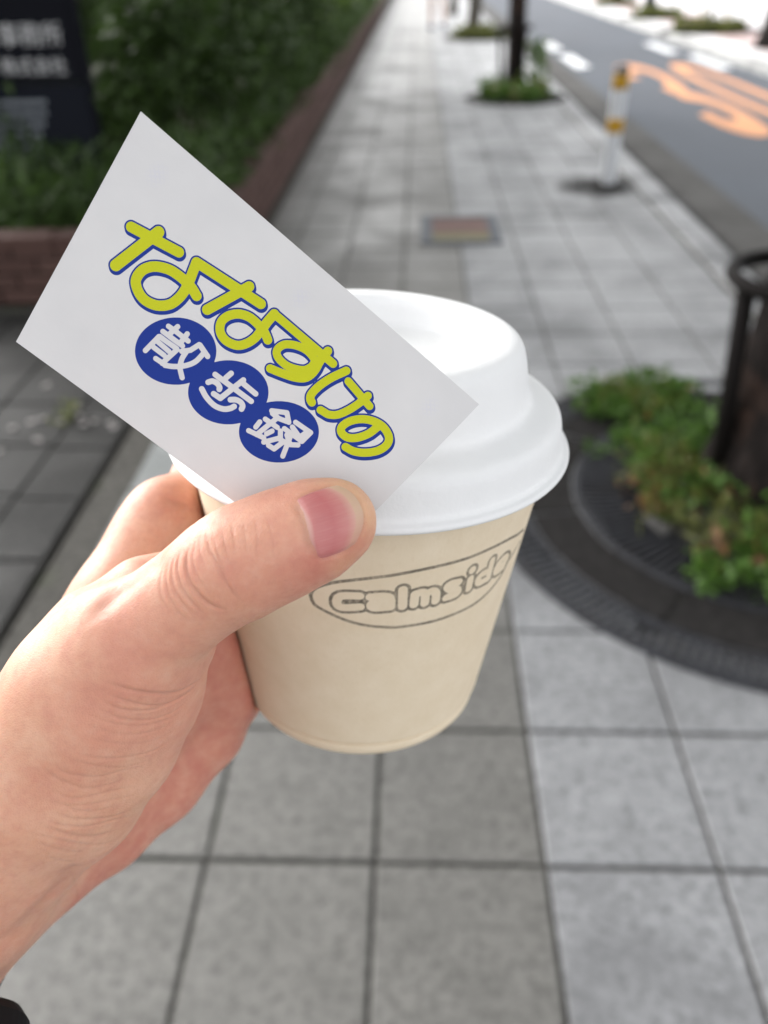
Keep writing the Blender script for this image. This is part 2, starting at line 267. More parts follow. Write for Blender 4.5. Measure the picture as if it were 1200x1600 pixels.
BAKE = json.loads(r'''{"card_frame":[[-0.04813294604200177,0.15438439353826353,1.3047643940033145],[0.7611239730206003,-0.2619765772899324,-0.5933452373153326],[0.6477740916668667,0.35335848484853666,0.6749270385387682],[0.03284849857302454,-0.8980568212184563,0.4386512532804385]],"corners":[[1.2552669197004665e-14,-5.31283244986136e-15],[78.141519316155,-2.7755575615628914e-14],[75.2128435231827,-42.036055101170724],[6.680627024375042,-45.6626899465649]],"yellow":[[0.93,[[10.38,-16.39],[19.46,-14.34]]],[1.03,[[14.6,-13.96],[12.28,-23.39]]],[0.92,[[26.54,-18.26],[26.27,-18.17],[26.01,-18.07],[25.75,-17.96],[25.48,-17.87],[25.2,-17.78],[24.89,-17.71],[24.56,-17.65],[24.21,-17.6],[23.85,-17.56],[23.47,-17.53],[23.08,-17.52],[22.68,-17.52],[22.26,-17.53],[21.81,-17.55],[21.36,-17.59],[20.9,-17.64],[20.45,-17.72],[20.02,-17.83],[19.59,-17.98],[19.16,-18.17],[18.74,-18.38],[18.33,-18.61],[17.96,-18.86],[17.64,-19.12],[17.35,-19.39],[17.1,-19.69],[16.88,-20.0],[16.69,-20.32],[16.54,-20.65],[16.43,-20.98],[16.36,-21.32],[16.32,-21.69],[16.32,-22.06],[16.36,-22.42],[16.43,-22.76],[16.54,-23.06],[16.69,-23.32],[16.88,-23.57],[17.11,-23.78],[17.37,-23.98],[17.64,-24.16],[17.92,-24.32],[18.21,-24.46],[18.53,-24.59],[18.86,-24.7],[19.2,-24.78],[19.55,-24.83],[19.89,-24.84],[20.25,-24.81],[20.63,-24.75],[21.0,-24.66],[21.38,-24.54],[21.74,-24.39],[22.08,-24.22],[22.4,-24.01],[22.71,-23.77],[23.01,-23.5],[23.29,-23.22],[23.53,-22.92],[23.75,-22.61],[23.92,-22.3],[24.05,-21.97],[24.16,-21.62],[24.24,-21.27],[24.3,-20.93],[24.35,-20.59],[24.39,-20.27],[24.4,-19.94],[24.4,-19.62],[24.38,-19.3],[24.35,-18.99],[24.31,-18.68],[24.27,-18.38],[24.21,-18.09],[24.14,-17.8],[24.07,-17.52],[23.99,-17.24],[23.93,-16.95]]],[0.92,[[23.93,-16.95],[22.94,-13.69]]],[0.92,[[22.94,-13.69],[36.26,-11.89]]],[0.93,[[32.75,-10.89],[29.5,-18.93]]],[0.82,[[41.22,-16.04],[41.01,-15.93],[40.81,-15.81],[40.61,-15.69],[40.4,-15.58],[40.18,-15.48],[39.95,-15.39],[39.7,-15.31],[39.45,-15.24],[39.19,-15.17],[38.92,-15.12],[38.62,-15.08],[38.31,-15.05],[37.98,-15.02],[37.61,-15.0],[37.22,-14.98],[36.84,-14.99],[36.46,-15.01],[36.11,-15.06],[35.78,-15.14],[35.46,-15.25],[35.14,-15.37],[34.84,-15.52],[34.56,-15.68],[34.29,-15.86],[34.04,-16.08],[33.8,-16.31],[33.58,-16.57],[33.38,-16.85],[33.2,-17.12],[33.06,-17.39],[32.95,-17.67],[32.86,-17.95],[32.8,-18.24],[32.77,-18.53],[32.77,-18.81],[32.81,-19.08],[32.89,-19.34],[33.01,-19.6],[33.16,-19.86],[33.34,-20.09],[33.54,-20.31],[33.76,-20.49],[33.99,-20.64],[34.26,-20.77],[34.54,-20.88],[34.84,-20.96],[35.15,-21.01],[35.46,-21.02],[35.79,-21.0],[36.14,-20.94],[36.5,-20.85],[36.85,-20.73],[37.18,-20.6],[37.47,-20.44],[37.71,-20.27],[37.93,-20.07],[38.13,-19.85],[38.31,-19.61],[38.47,-19.36],[38.61,-19.1],[38.75,-18.84],[38.87,-18.56],[38.98,-18.26],[39.07,-17.97],[39.14,-17.67],[39.2,-17.37],[39.24,-17.08],[39.26,-16.79],[39.26,-16.49],[39.26,-16.19],[39.25,-15.9],[39.26,-15.6]]],[0.87,[[39.26,-15.6],[39.14,-13.62],[39.21,-11.72]]],[0.76,[[39.27,-11.71],[52.96,-11.65]]],[0.8,[[50.8,-10.54],[50.8,-10.82],[50.79,-11.11],[50.79,-11.4],[50.79,-11.69],[50.79,-11.95],[50.8,-12.19],[50.81,-12.39],[50.83,-12.57],[50.85,-12.72],[50.87,-12.87],[50.89,-13.02],[50.92,-13.18]]],[0.73,[[50.41,-13.41],[50.14,-13.33],[49.88,-13.24],[49.62,-13.15],[49.35,-13.07],[49.09,-13.0],[48.83,-12.96],[48.57,-12.93],[48.32,-12.91],[48.06,-12.9],[47.8,-12.91],[47.54,-12.94],[47.26,-12.99],[46.96,-13.06],[46.65,-13.15],[46.32,-13.26],[46.0,-13.39],[45.7,-13.52],[45.42,-13.66],[45.15,-13.81],[44.9,-13.97],[44.66,-14.14],[44.44,-14.32],[44.24,-14.5],[44.07,-14.69],[43.94,-14.9],[43.83,-15.11],[43.74,-15.34],[43.68,-15.56],[43.64,-15.77],[43.62,-15.97],[43.62,-16.15],[43.64,-16.31],[43.69,-16.47],[43.76,-16.62],[43.85,-16.75],[43.95,-16.87],[44.09,-16.98],[44.24,-17.08],[44.42,-17.17],[44.61,-17.24],[44.82,-17.3],[45.04,-17.35],[45.28,-17.39],[45.54,-17.41],[45.82,-17.42],[46.1,-17.42],[46.38,-17.41],[46.66,-17.38],[46.92,-17.32],[47.19,-17.26],[47.45,-17.17],[47.71,-17.07],[47.97,-16.97],[48.22,-16.85],[48.48,-16.72],[48.75,-16.58],[49.01,-16.43],[49.25,-16.27],[49.48,-16.1],[49.67,-15.93],[49.83,-15.74],[49.96,-15.54],[50.06,-15.33],[50.15,-15.11],[50.22,-14.91],[50.28,-14.72],[50.31,-14.54],[50.32,-14.37],[50.31,-14.21],[50.29,-14.05],[50.28,-13.89],[50.27,-13.73]]],[0.77,[[50.92,-13.18],[50.96,-13.37],[51.01,-13.56],[51.07,-13.75],[51.11,-13.94],[51.15,-14.14],[51.18,-14.35],[51.2,-14.58],[51.21,-14.81],[51.22,-15.06],[51.21,-15.3],[51.19,-15.54],[51.15,-15.78],[51.1,-16.0],[51.04,-16.22],[50.96,-16.43],[50.87,-16.64],[50.74,-16.85],[50.59,-17.05],[50.4,-17.24],[50.18,-17.43],[49.94,-17.61],[49.67,-17.79],[49.38,-17.96],[49.07,-18.13],[48.73,-18.3],[48.36,-18.46],[47.97,-18.61],[47.58,-18.76],[47.18,-18.9],[46.81,-19.04],[46.46,-19.17],[46.12,-19.28],[45.78,-19.4],[45.44,-19.5],[45.11,-19.61],[44.77,-19.72]]],[0.77,[[55.62,-11.1],[55.4,-11.57],[55.17,-12.04],[54.93,-12.52],[54.71,-12.99],[54.5,-13.45],[54.32,-13.9],[54.16,-14.34],[54.01,-14.78],[53.88,-15.21],[53.77,-15.63],[53.67,-16.03],[53.59,-16.42],[53.52,-16.8],[53.48,-17.18],[53.44,-17.54],[53.43,-17.88],[53.43,-18.19],[53.45,-18.45],[53.49,-18.66],[53.55,-18.84],[53.63,-18.98],[53.71,-19.09],[53.8,-19.19],[53.89,-19.28],[53.98,-19.36],[54.07,-19.41],[54.16,-19.44],[54.25,-19.47],[54.34,-19.49],[54.44,-19.53]]],[0.71,[[57.12,-12.29],[62.97,-13.23]]],[0.73,[[61.52,-11.99],[61.47,-12.31],[61.43,-12.62],[61.38,-12.93],[61.34,-13.24],[61.28,-13.57],[61.2,-13.91],[61.11,-14.28],[61.01,-14.67],[60.89,-15.07],[60.77,-15.47],[60.64,-15.86],[60.5,-16.23],[60.35,-16.58],[60.19,-16.94],[60.03,-17.29],[59.85,-17.62],[59.68,-17.92],[59.49,-18.19],[59.3,-18.42],[59.1,-18.62],[58.9,-18.8],[58.69,-18.95],[58.49,-19.08],[58.3,-19.19],[58.12,-19.28],[57.94,-19.34],[57.77,-19.37],[57.6,-19.4],[57.44,-19.42],[57.29,-19.44],[57.15,-19.47],[57.02,-19.49],[56.9,-19.51],[56.78,-19.53],[56.67,-19.55],[56.55,-19.57]]],[0.75,[[66.55,-15.07],[66.47,-15.43],[66.4,-15.8],[66.33,-16.17],[66.25,-16.53],[66.16,-16.89],[66.03,-17.24],[65.87,-17.59],[65.69,-17.95],[65.48,-18.3],[65.27,-18.64],[65.05,-18.95],[64.83,-19.22],[64.61,-19.46],[64.38,-19.67],[64.15,-19.86],[63.91,-20.02],[63.68,-20.15],[63.44,-20.25],[63.2,-20.31],[62.94,-20.35],[62.68,-20.35],[62.44,-20.33],[62.22,-20.29],[62.03,-20.21],[61.88,-20.11],[61.75,-19.99],[61.64,-19.83],[61.56,-19.65],[61.51,-19.46],[61.49,-19.24],[61.51,-19.01],[61.56,-18.74],[61.63,-18.45],[61.74,-18.16],[61.87,-17.86],[62.03,-17.57],[62.21,-17.28],[62.42,-16.99],[62.66,-16.69],[62.92,-16.4],[63.19,-16.13],[63.47,-15.89],[63.76,-15.66],[64.08,-15.45],[64.4,-15.26],[64.74,-15.09],[65.08,-14.93],[65.41,-14.81],[65.75,-14.7],[66.09,-14.62],[66.43,-14.56],[66.77,-14.52],[67.1,-14.51],[67.43,-14.53],[67.76,-14.58],[68.1,-14.66],[68.44,-14.77],[68.75,-14.9],[69.04,-15.05],[69.27,-15.21],[69.46,-15.39],[69.62,-15.58],[69.74,-15.79],[69.83,-16.01],[69.89,-16.25],[69.92,-16.51],[69.91,-16.79],[69.88,-17.09],[69.81,-17.4],[69.71,-17.72],[69.58,-18.05],[69.43,-18.36],[69.24,-18.68],[69.01,-19.0],[68.75,-19.32],[68.48,-19.64],[68.19,-19.93],[67.9,-20.2],[67.61,-20.45],[67.31,-20.69],[66.99,-20.9],[66.67,-21.1],[66.36,-21.27],[66.06,-21.42],[65.77,-21.53],[65.48,-21.61],[65.21,-21.67],[64.93,-21.71],[64.66,-21.75],[64.38,-21.81]]]],"white":[[0.47,[[25.97,-25.74],[27.43,-25.61]]],[0.47,[[27.28,-24.72],[26.94,-26.86]]],[0.47,[[25.76,-27.12],[30.04,-26.84]]],[0.47,[[27.08,-25.63],[30.29,-25.51]]],[0.47,[[29.39,-24.61],[29.44,-26.78]]],[0.47,[[25.77,-28.31],[25.41,-31.86]]],[0.47,[[25.88,-28.21],[29.61,-27.94]]],[0.47,[[26.17,-29.17],[28.77,-29.21]]],[0.47,[[26.23,-30.43],[28.54,-30.33]]],[0.47,[[29.7,-28.05],[29.14,-31.7]]],[0.47,[[27.72,-31.77],[28.99,-31.63]]],[0.47,[[32.23,-24.71],[31.63,-26.52],[30.54,-27.71]]],[0.47,[[32.38,-24.67],[34.67,-25.34]]],[0.47,[[32.81,-24.87],[34.71,-25.4]]],[0.48,[[33.8,-25.52],[33.77,-25.87],[33.75,-26.22],[33.73,-26.57],[33.7,-26.91],[33.65,-27.25],[33.57,-27.58],[33.45,-27.9],[33.31,-28.21],[33.15,-28.51],[32.96,-28.8],[32.77,-29.09],[32.57,-29.36],[32.35,-29.62],[32.11,-29.88],[31.86,-30.13],[31.6,-30.37],[31.34,-30.58],[31.1,-30.79],[30.87,-30.96],[30.64,-31.12],[30.42,-31.25],[30.19,-31.38],[29.97,-31.51],[29.75,-31.65]]],[0.48,[[31.21,-27.15],[31.23,-27.44],[31.26,-27.72],[31.28,-28.01],[31.31,-28.29],[31.35,-28.57],[31.42,-28.84],[31.51,-29.09],[31.61,-29.34],[31.72,-29.58],[31.85,-29.82],[32.0,-30.04],[32.17,-30.26],[32.35,-30.46],[32.57,-30.66],[32.8,-30.84],[33.04,-31.02],[33.27,-31.2],[33.5,-31.38]]],[0.51,[[37.76,-27.04],[45.82,-26.56]]],[0.51,[[39.86,-25.0],[39.64,-26.24]]],[0.51,[[42.33,-24.49],[41.16,-29.79]]],[0.52,[[41.16,-29.79],[39.72,-29.95]]],[0.51,[[42.23,-25.01],[45.6,-24.98]]],[0.51,[[37.65,-28.97],[37.72,-28.85],[37.8,-28.73],[37.87,-28.6],[37.95,-28.48],[38.04,-28.37],[38.14,-28.29],[38.27,-28.22],[38.41,-28.17],[38.56,-28.13],[38.72,-28.1],[38.87,-28.08],[39.02,-28.08],[39.16,-28.09],[39.31,-28.11],[39.45,-28.15],[39.59,-28.2],[39.7,-28.25],[39.8,-28.3],[39.87,-28.35],[39.91,-28.4],[39.94,-28.47],[39.95,-28.53],[39.97,-28.59],[40.0,-28.65]]],[0.52,[[42.74,-28.81],[42.85,-28.7],[42.97,-28.59],[43.09,-28.48],[43.21,-28.37],[43.33,-28.28],[43.46,-28.19],[43.61,-28.13],[43.77,-28.06],[43.93,-28.01],[44.09,-27.97],[44.25,-27.95],[44.4,-27.94],[44.53,-27.95],[44.67,-27.98],[44.81,-28.02],[44.93,-28.07],[45.04,-28.13],[45.13,-28.2],[45.2,-28.28],[45.24,-28.38],[45.27,-28.48],[45.3,-28.59],[45.32,-28.7],[45.35,-28.81]]],[0.52,[[37.51,-30.67],[37.78,-30.78],[38.04,-30.9],[38.3,-31.02],[38.57,-31.13],[38.85,-31.23],[39.15,-31.31],[39.47,-31.38],[39.82,-31.44],[40.18,-31.49],[40.55,-31.52],[40.89,-31.53],[41.22,-31.51],[41.53,-31.46],[41.82,-31.38],[42.11,-31.29],[42.38,-31.17],[42.63,-31.05],[42.85,-30.93],[43.04,-30.79],[43.21,-30.64],[43.36,-30.48],[43.49,-30.32],[43.6,-30.17],[43.71,-30.03],[43.79,-29.9],[43.85,-29.78],[43.89,-29.66],[43.93,-29.55],[43.97,-29.44],[44.02,-29.32]]],[0.47,[[49.79,-25.46],[52.14,-23.95]]],[0.47,[[52.14,-23.95],[53.52,-25.07]]],[0.47,[[53.15,-25.19],[51.39,-25.82]]],[0.47,[[50.22,-25.76],[51.5,-25.72]]],[0.47,[[51.39,-25.82],[50.41,-30.66]]],[0.47,[[49.85,-27.41],[52.49,-27.17]]],[0.47,[[49.39,-28.47],[49.42,-29.68]]],[0.47,[[48.82,-31.04],[51.78,-30.27]]],[0.47,[[52.18,-28.3],[51.72,-29.36]]],[0.47,[[54.47,-24.26],[57.8,-23.93]]],[0.47,[[57.8,-23.93],[57.59,-26.22]]],[0.47,[[54.58,-25.32],[56.99,-25.96]]],[0.47,[[57.26,-24.2],[56.81,-25.73]]],[0.47,[[53.64,-26.49],[57.59,-26.22]]],[0.47,[[53.36,-27.31],[54.37,-28.56],[55.32,-28.33]]],[0.47,[[55.44,-27.08],[56.61,-30.61]]],[0.47,[[56.28,-28.1],[57.45,-27.2]]],[0.47,[[53.96,-28.52],[52.29,-30.89]]],[0.47,[[53.34,-30.78],[54.54,-30.63]]],[0.47,[[54.54,-30.63],[54.99,-28.61]]],[0.47,[[54.72,-27.11],[56.28,-28.1]]]],"circles":[[[35.33,-23.61],[35.85,-24.41],[36.21,-25.3],[36.41,-26.27],[36.45,-27.3],[36.32,-28.35],[36.03,-29.41],[35.57,-30.44],[34.97,-31.42],[34.25,-32.33],[33.4,-33.14],[32.47,-33.83],[31.46,-34.39],[30.41,-34.8],[29.35,-35.05],[28.29,-35.13],[27.27,-35.05],[26.32,-34.8],[25.44,-34.4],[24.67,-33.84],[24.03,-33.16],[23.53,-32.35],[23.18,-31.45],[22.98,-30.48],[22.96,-29.46],[23.1,-28.41],[23.4,-27.37],[23.85,-26.35],[24.45,-25.38],[25.17,-24.48],[26.01,-23.68],[26.93,-23.0],[27.92,-22.44],[28.96,-22.04],[30.01,-21.79],[31.06,-21.69],[32.07,-21.77],[33.03,-22.0],[33.91,-22.4],[34.68,-22.94]],[[47.24,-23.24],[47.74,-24.0],[48.09,-24.87],[48.29,-25.81],[48.31,-26.81],[48.17,-27.84],[47.87,-28.88],[47.42,-29.89],[46.81,-30.86],[46.08,-31.76],[45.24,-32.57],[44.31,-33.26],[43.31,-33.82],[42.27,-34.24],[41.21,-34.51],[40.17,-34.61],[39.16,-34.55],[38.21,-34.33],[37.35,-33.95],[36.59,-33.43],[35.96,-32.77],[35.47,-32.0],[35.13,-31.13],[34.95,-30.18],[34.93,-29.19],[35.08,-28.16],[35.39,-27.14],[35.85,-26.13],[36.45,-25.18],[37.17,-24.29],[38.01,-23.49],[38.93,-22.81],[39.92,-22.25],[40.94,-21.83],[41.99,-21.56],[43.03,-21.45],[44.03,-21.51],[44.98,-21.72],[45.84,-22.08],[46.6,-22.59]],[[58.88,-22.83],[59.37,-23.57],[59.71,-24.41],[59.89,-25.33],[59.91,-26.31],[59.76,-27.32],[59.45,-28.33],[58.99,-29.34],[58.38,-30.3],[57.65,-31.19],[56.81,-31.99],[55.88,-32.69],[54.88,-33.26],[53.84,-33.69],[52.79,-33.97],[51.75,-34.09],[50.75,-34.05],[49.81,-33.85],[48.96,-33.5],[48.21,-33.0],[47.59,-32.37],[47.11,-31.63],[46.78,-30.78],[46.61,-29.86],[46.61,-28.89],[46.76,-27.88],[47.07,-26.87],[47.54,-25.88],[48.14,-24.93],[48.87,-24.05],[49.71,-23.25],[50.63,-22.57],[51.61,-22.0],[52.64,-21.57],[53.68,-21.29],[54.71,-21.16],[55.7,-21.2],[56.64,-21.38],[57.5,-21.73],[58.25,-22.21]]],"shift":[0.309,-0.254],"letters":[[[-63.16,-20.54],[-63.94,-20.56],[-64.75,-20.58],[-65.52,-20.63],[-66.15,-20.72],[-66.64,-20.83],[-67.02,-20.97],[-67.32,-21.13],[-67.57,-21.35],[-67.78,-21.65],[-67.93,-22.01],[-68.03,-22.39],[-68.07,-22.75],[-68.06,-23.1],[-68.0,-23.46],[-67.87,-23.78],[-67.67,-24.02],[-67.41,-24.17],[-67.09,-24.25],[-66.67,-24.27],[-66.15,-24.25],[-65.46,-24.16],[-64.65,-24.01],[-63.8,-23.85],[-62.97,-23.72]],[[-60.85,-20.77],[-60.21,-20.68],[-59.56,-20.59],[-58.93,-20.53],[-58.38,-20.51],[-57.91,-20.53],[-57.48,-20.59],[-57.12,-20.69],[-56.83,-20.85],[-56.64,-21.09],[-56.52,-21.4],[-56.44,-21.74],[-56.38,-22.09],[-56.34,-22.46],[-56.32,-22.85],[-56.32,-23.25],[-56.31,-23.65]],[[-56.31,-23.76],[-57.07,-23.81],[-57.86,-23.88],[-58.6,-23.95],[-59.21,-23.97],[-59.66,-23.94],[-60.01,-23.87],[-60.27,-23.77],[-60.45,-23.63],[-60.56,-23.44],[-60.59,-23.19],[-60.53,-22.94],[-60.4,-22.74],[-60.2,-22.6],[-59.91,-22.49],[-59.54,-22.41],[-59.09,-22.36],[-58.52,-22.34],[-57.85,-22.37],[-57.14,-22.42],[-56.44,-22.47]],[[-53.95,-18.93],[-53.58,-23.93]],[[-51.09,-20.65],[-51.0,-23.77]],[[-51.09,-20.65],[-50.69,-20.56],[-50.28,-20.45],[-49.88,-20.38],[-49.54,-20.4],[-49.27,-20.5],[-49.04,-20.67],[-48.85,-20.92],[-48.7,-21.29],[-48.59,-21.81],[-48.53,-22.46],[-48.49,-23.16],[-48.45,-23.84]],[[-48.72,-21.12],[-48.28,-20.95],[-47.83,-20.75],[-47.4,-20.61],[-47.03,-20.58],[-46.73,-20.69],[-46.47,-20.89],[-46.25,-21.17],[-46.08,-21.54],[-45.96,-22.02],[-45.9,-22.6],[-45.86,-23.23],[-45.81,-23.84]],[[-40.57,-19.97],[-41.13,-19.89],[-41.71,-19.8],[-42.24,-19.74],[-42.66,-19.75],[-42.98,-19.85],[-43.22,-19.99],[-43.37,-20.18],[-43.4,-20.39],[-43.27,-20.65],[-43.01,-20.95],[-42.68,-21.26],[-42.33,-21.51],[-41.95,-21.67],[-41.5,-21.78],[-41.07,-21.89],[-40.74,-22.06],[-40.5,-22.29],[-40.32,-22.57],[-40.23,-22.85],[-40.22,-23.08],[-40.29,-23.25],[-40.46,-23.38],[-40.7,-23.49],[-41.03,-23.56],[-41.48,-23.6],[-42.02,-23.61],[-42.6,-23.61],[-43.15,-23.63]],[[-36.95,-17.65],[-36.89,-18.11]],[[-36.74,-20.18],[-36.41,-22.8]],[[-31.29,-20.8],[-31.98,-20.64],[-32.67,-20.48],[-33.29,-20.37],[-33.75,-20.37],[-34.05,-20.48],[-34.24,-20.68],[-34.31,-20.94],[-34.28,-21.23],[-34.13,-21.6],[-33.85,-22.04],[-33.48,-22.47],[-33.02,-22.81],[-32.44,-23.02],[-31.73,-23.16],[-30.95,-23.29],[-30.16,-23.46]],[[-30.1,-18.26],[-29.34,-23.76]],[[-26.84,-20.61],[-25.84,-20.72],[-24.67,-20.93],[-23.58,-21.11],[-22.87,-21.1],[-22.77,-20.71],[-23.12,-20.05],[-23.68,-19.35],[-24.25,-18.81],[-24.87,-18.44],[-25.58,-18.16],[-26.26,-18.01],[-26.78,-18.03],[-27.16,-18.21],[-27.46,-18.55],[-27.66,-18.98],[-27.71,-19.45],[-27.61,-20.01],[-27.36,-20.66],[-27.0,-21.32],[-26.53,-21.88],[-25.92,-22.3],[-25.14,-22.66],[-24.25,-23.03],[-23.33,-23.45]]],"oval":[[[-73.93,-22.17],[-73.81,-21.75],[-73.7,-21.33],[-73.56,-20.91],[-73.33,-20.49],[-73.01,-20.08],[-72.63,-19.69],[-72.17,-19.29],[-71.59,-18.88],[-70.94,-18.46],[-70.22,-18.04],[-69.36,-17.61],[-68.33,-17.17],[-67.09,-16.74],[-65.68,-16.34],[-64.14,-15.96],[-62.5,-15.58],[-60.82,-15.24],[-59.05,-14.96],[-57.1,-14.67],[-54.86,-14.32],[-52.11,-13.94],[-48.88,-13.63],[-45.52,-13.47],[-42.44,-13.42],[-39.89,-13.38],[-37.63,-13.32],[-35.49,-13.25],[-33.21,-13.27],[-30.73,-13.39],[-28.11,-13.6],[-25.11,-14.05],[-21.12,-15.11]],[[-73.93,-22.17],[-73.87,-22.59],[-73.82,-23.02],[-73.74,-23.44],[-73.59,-23.84],[-73.42,-24.2],[-73.25,-24.53],[-72.92,-24.88],[-72.27,-25.28],[-71.17,-25.83],[-69.75,-26.49],[-68.21,-27.18],[-66.77,-27.78],[-65.46,-28.24],[-64.16,-28.62],[-62.89,-28.94],[-61.69,-29.23],[-60.55,-29.46],[-59.47,-29.62],[-58.43,-29.74],[-57.41,-29.86],[-56.49,-29.99],[-55.67,-30.11],[-54.73,-30.18],[-53.48,-30.18],[-51.75,-30.16],[-49.67,-30.15],[-47.41,-30.17],[-45.19,-30.14],[-42.98,-30.04],[-40.66,-29.92],[-38.36,-29.81],[-36.24,-29.71],[-34.43,-29.57],[-32.88,-29.34],[-31.49,-29.02],[-30.09,-28.61],[-28.64,-28.09],[-27.25,-27.45],[-25.95,-26.75],[-24.8,-26.01],[-23.96,-25.19],[-23.43,-24.22],[-23.03,-23.19],[-22.54,-22.22]]],"cup":{"O":[-0.01160899849570238,0.174132436099421,1.2313969293895295],"ax":[0.06294587085431483,0.07560374258920698,0.9951491804995354],"e1":[0.998005530848442,0.0,-0.0631265427211064],"e2":[-0.004772602886433106,0.997137941363433,-0.07545295325687047],"v":[0.03278798420230516,0.07591394329935562,0.042841988764343024,0.03458050149645468,0.02479559488892321,0.045629982250043166,0.009345125501088953],"S":0.0477}}''')

# ------------------------------------------------------------------ materials of the place
def m_tile(name, a, b, warm, spec=.4, r0=.4, r1=.62):
    m = mat(name, a, .5, spec); t = NT(m)
    P = t.geo()
    n0 = t.noise(1.7, 5, .6, P); n1 = t.noise(9, 6, .65, P); n2 = t.noise(52, 6, .75, P); n3 = t.noise(420, 3, .6, P)
    rnd = t.n('ObjectInfo').outputs['Random']
    c = t.mix(t.rng(rnd, 0, 1, 0, 1), a, b)
    c = t.mix(t.rng(n2, .42, .62, 0, .9), c, tuple(x * 1.4 for x in b))
    c = t.mix(t.rng(n2, .46, .34, 0, .8), c, tuple(x * .6 for x in a))
    c = t.mix(t.rng(n1, .45, .75, 0, .45), c, tuple(x * .6 for x in a))
    c = t.mix(t.rng(n0, .46, .62, 0,   .62 if not warm else .12), c, tuple(x * .5 for x in a))
    c = t.mix(t.rng(n3, .62, .72, 0, .6), c, tuple(x * .45 for x in a))
    c = t.mix(t.rng(n3, .36, .28, 0, .55), c, tuple(min(1, x * 1.6) for x in b))
    t.color(c); t.normal(t.bump(t.math('ADD', n3, t.math('MULTIPLY', n2, 1.5)), .35, .0012))
    t.roughness(t.rng(n0, .35, .65, r0, r1))
    return m
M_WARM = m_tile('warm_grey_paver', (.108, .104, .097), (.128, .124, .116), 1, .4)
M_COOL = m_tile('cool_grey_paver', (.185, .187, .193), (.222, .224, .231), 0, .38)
M_WARM_LIT = m_tile('lit_warm_paver', (.19, .187, .18), (.225, .221, .213), 1, .5)  # same pavers in a lighter tone, brighter light up the street painted in
M_COOL_LIT = m_tile('lit_cool_paver', (.25, .253, .26), (.3, .303, .31), 0, .5)
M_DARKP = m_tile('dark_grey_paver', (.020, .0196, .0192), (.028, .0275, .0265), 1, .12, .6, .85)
M_PALEP = m_tile('pale_edge_paver', (.19, .205, .205), (.22, .235, .232), 0)
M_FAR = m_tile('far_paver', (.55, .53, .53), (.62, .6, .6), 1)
M_PINK = m_tile('pink_paver', (.38, .27, .26), (.42, .3, .28), 1)
M_CONC = m_tile('kerb_concrete', (.30, .30, .295), (.35, .35, .34), 0)
M_GUT = m_tile('gutter_concrete', (.065, .063, .060), (.076, .073, .07), 1, .12, .7, .9)

M_MORTAR = mat('joint_mortar', (.06, .057, .05), .95, .1)
t = NT(M_MORTAR); P = t.geo(); n = t.noise(55, 5, .6, P); g = t.noise(4, 3, .5, P)
c = t.ramp(n, [(.3, (.042, .04, .037)), (.7, (.105, .1, .09))])
t.color(t.mix(t.rng(g, .58, .7, 0, .5), c, (.05, .07, .025)))

M_SILT_SHADE = mat('gutter_silt_shade', (.015, .0145, .0135), .95, .08)  # dark tone holds silt plus painted shade at the kerb foot
t = NT(M_SILT_SHADE); P = t.geo(); sx_ = t.n('SeparateXYZ'); t.l(P, sx_.inputs[0]); n = t.noise(12, 5, .65, P)
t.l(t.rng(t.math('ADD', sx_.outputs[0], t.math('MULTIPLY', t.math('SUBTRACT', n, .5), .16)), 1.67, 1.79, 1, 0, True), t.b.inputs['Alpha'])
M_ASPH = mat('asphalt', (.09, .095, .105), .9, .15)
t = NT(M_ASPH); P = t.geo(); n = t.noise(180, 4, .7, P); g = t.noise(.8, 4, .5, P)
c = t.ramp(n, [(.3, (.068, .076, .09)), (.7, (.135, .145, .166))])
t.color(t.mix(t.rng(g, .35, .7, 0, .5), c, (.09, .095, .105))); t.normal(t.bump(n, .5, .004))

M_EARTH = mat('earth', (.05, .04, .03), .95, .1)
t = NT(M_EARTH); P = t.geo(); n = t.noise(40, 6, .65, P); t.color(t.ramp(n, [(.3, (.02, .016, .012)), (.7, (.075, .056, .04))])); t.normal(t.bump(n, .8, .01))

def m_paint(name, c, wear=.5):
    m = mat(name, c, .7, .3); t = NT(m); P = t.geo(); n = t.noise(130, 5, .7, P); g = t.noise(7, 5, .6, P)
    k = t.mix(t.rng(n, .55, .75, 0, wear), c, tuple(x * .45 for x in c)); t.color(t.mix(t.rng(g, .5, .8, 0, wear * .6), k, tuple(x * .6 for x in c))); t.normal(t.bump(n, .4, .003))
    return m
M_ORANGE = m_paint('orange_road_paint', (.62, .29, .14), .45)
M_WHITEP = m_paint('white_road_paint', (.72, .73, .74), .4)

M_IRON = mat('cast_iron', (.04, .04, .044), .6, .25)
t = NT(M_IRON); P = t.geo(); n = t.noise(60, 6, .65, P); g = t.noise(9, 4, .6, P)
c = t.ramp(n, [(.3, (.014, .014, .017)), (.7, (.036, .037, .043))]); t.color(t.mix(t.rng(g, .5, .75, 0, .6), c, (.022, .019, .017))); t.normal(t.bump(n, .5, .002)); t.roughness(t.rng(g, .3, .7, .5, .8))
M_DUST = mat('dusty_iron', (.05, .047, .046), .9, .12)
t = NT(M_DUST); P = t.geo(); n = t.noise(38, 6, .7, P); g = t.noise(220, 3, .6, P)
c = t.ramp(n, [(.3, (.010, .009, .009)), (.5, (.018, .0165, .016)), (.75, (.034, .032, .031))]); t.color(t.mix(t.rng(g, .55, .7, 0, .5), c, (.05, .046, .044))); t.normal(t.bump(t.math('ADD', n, g), .7, .003))

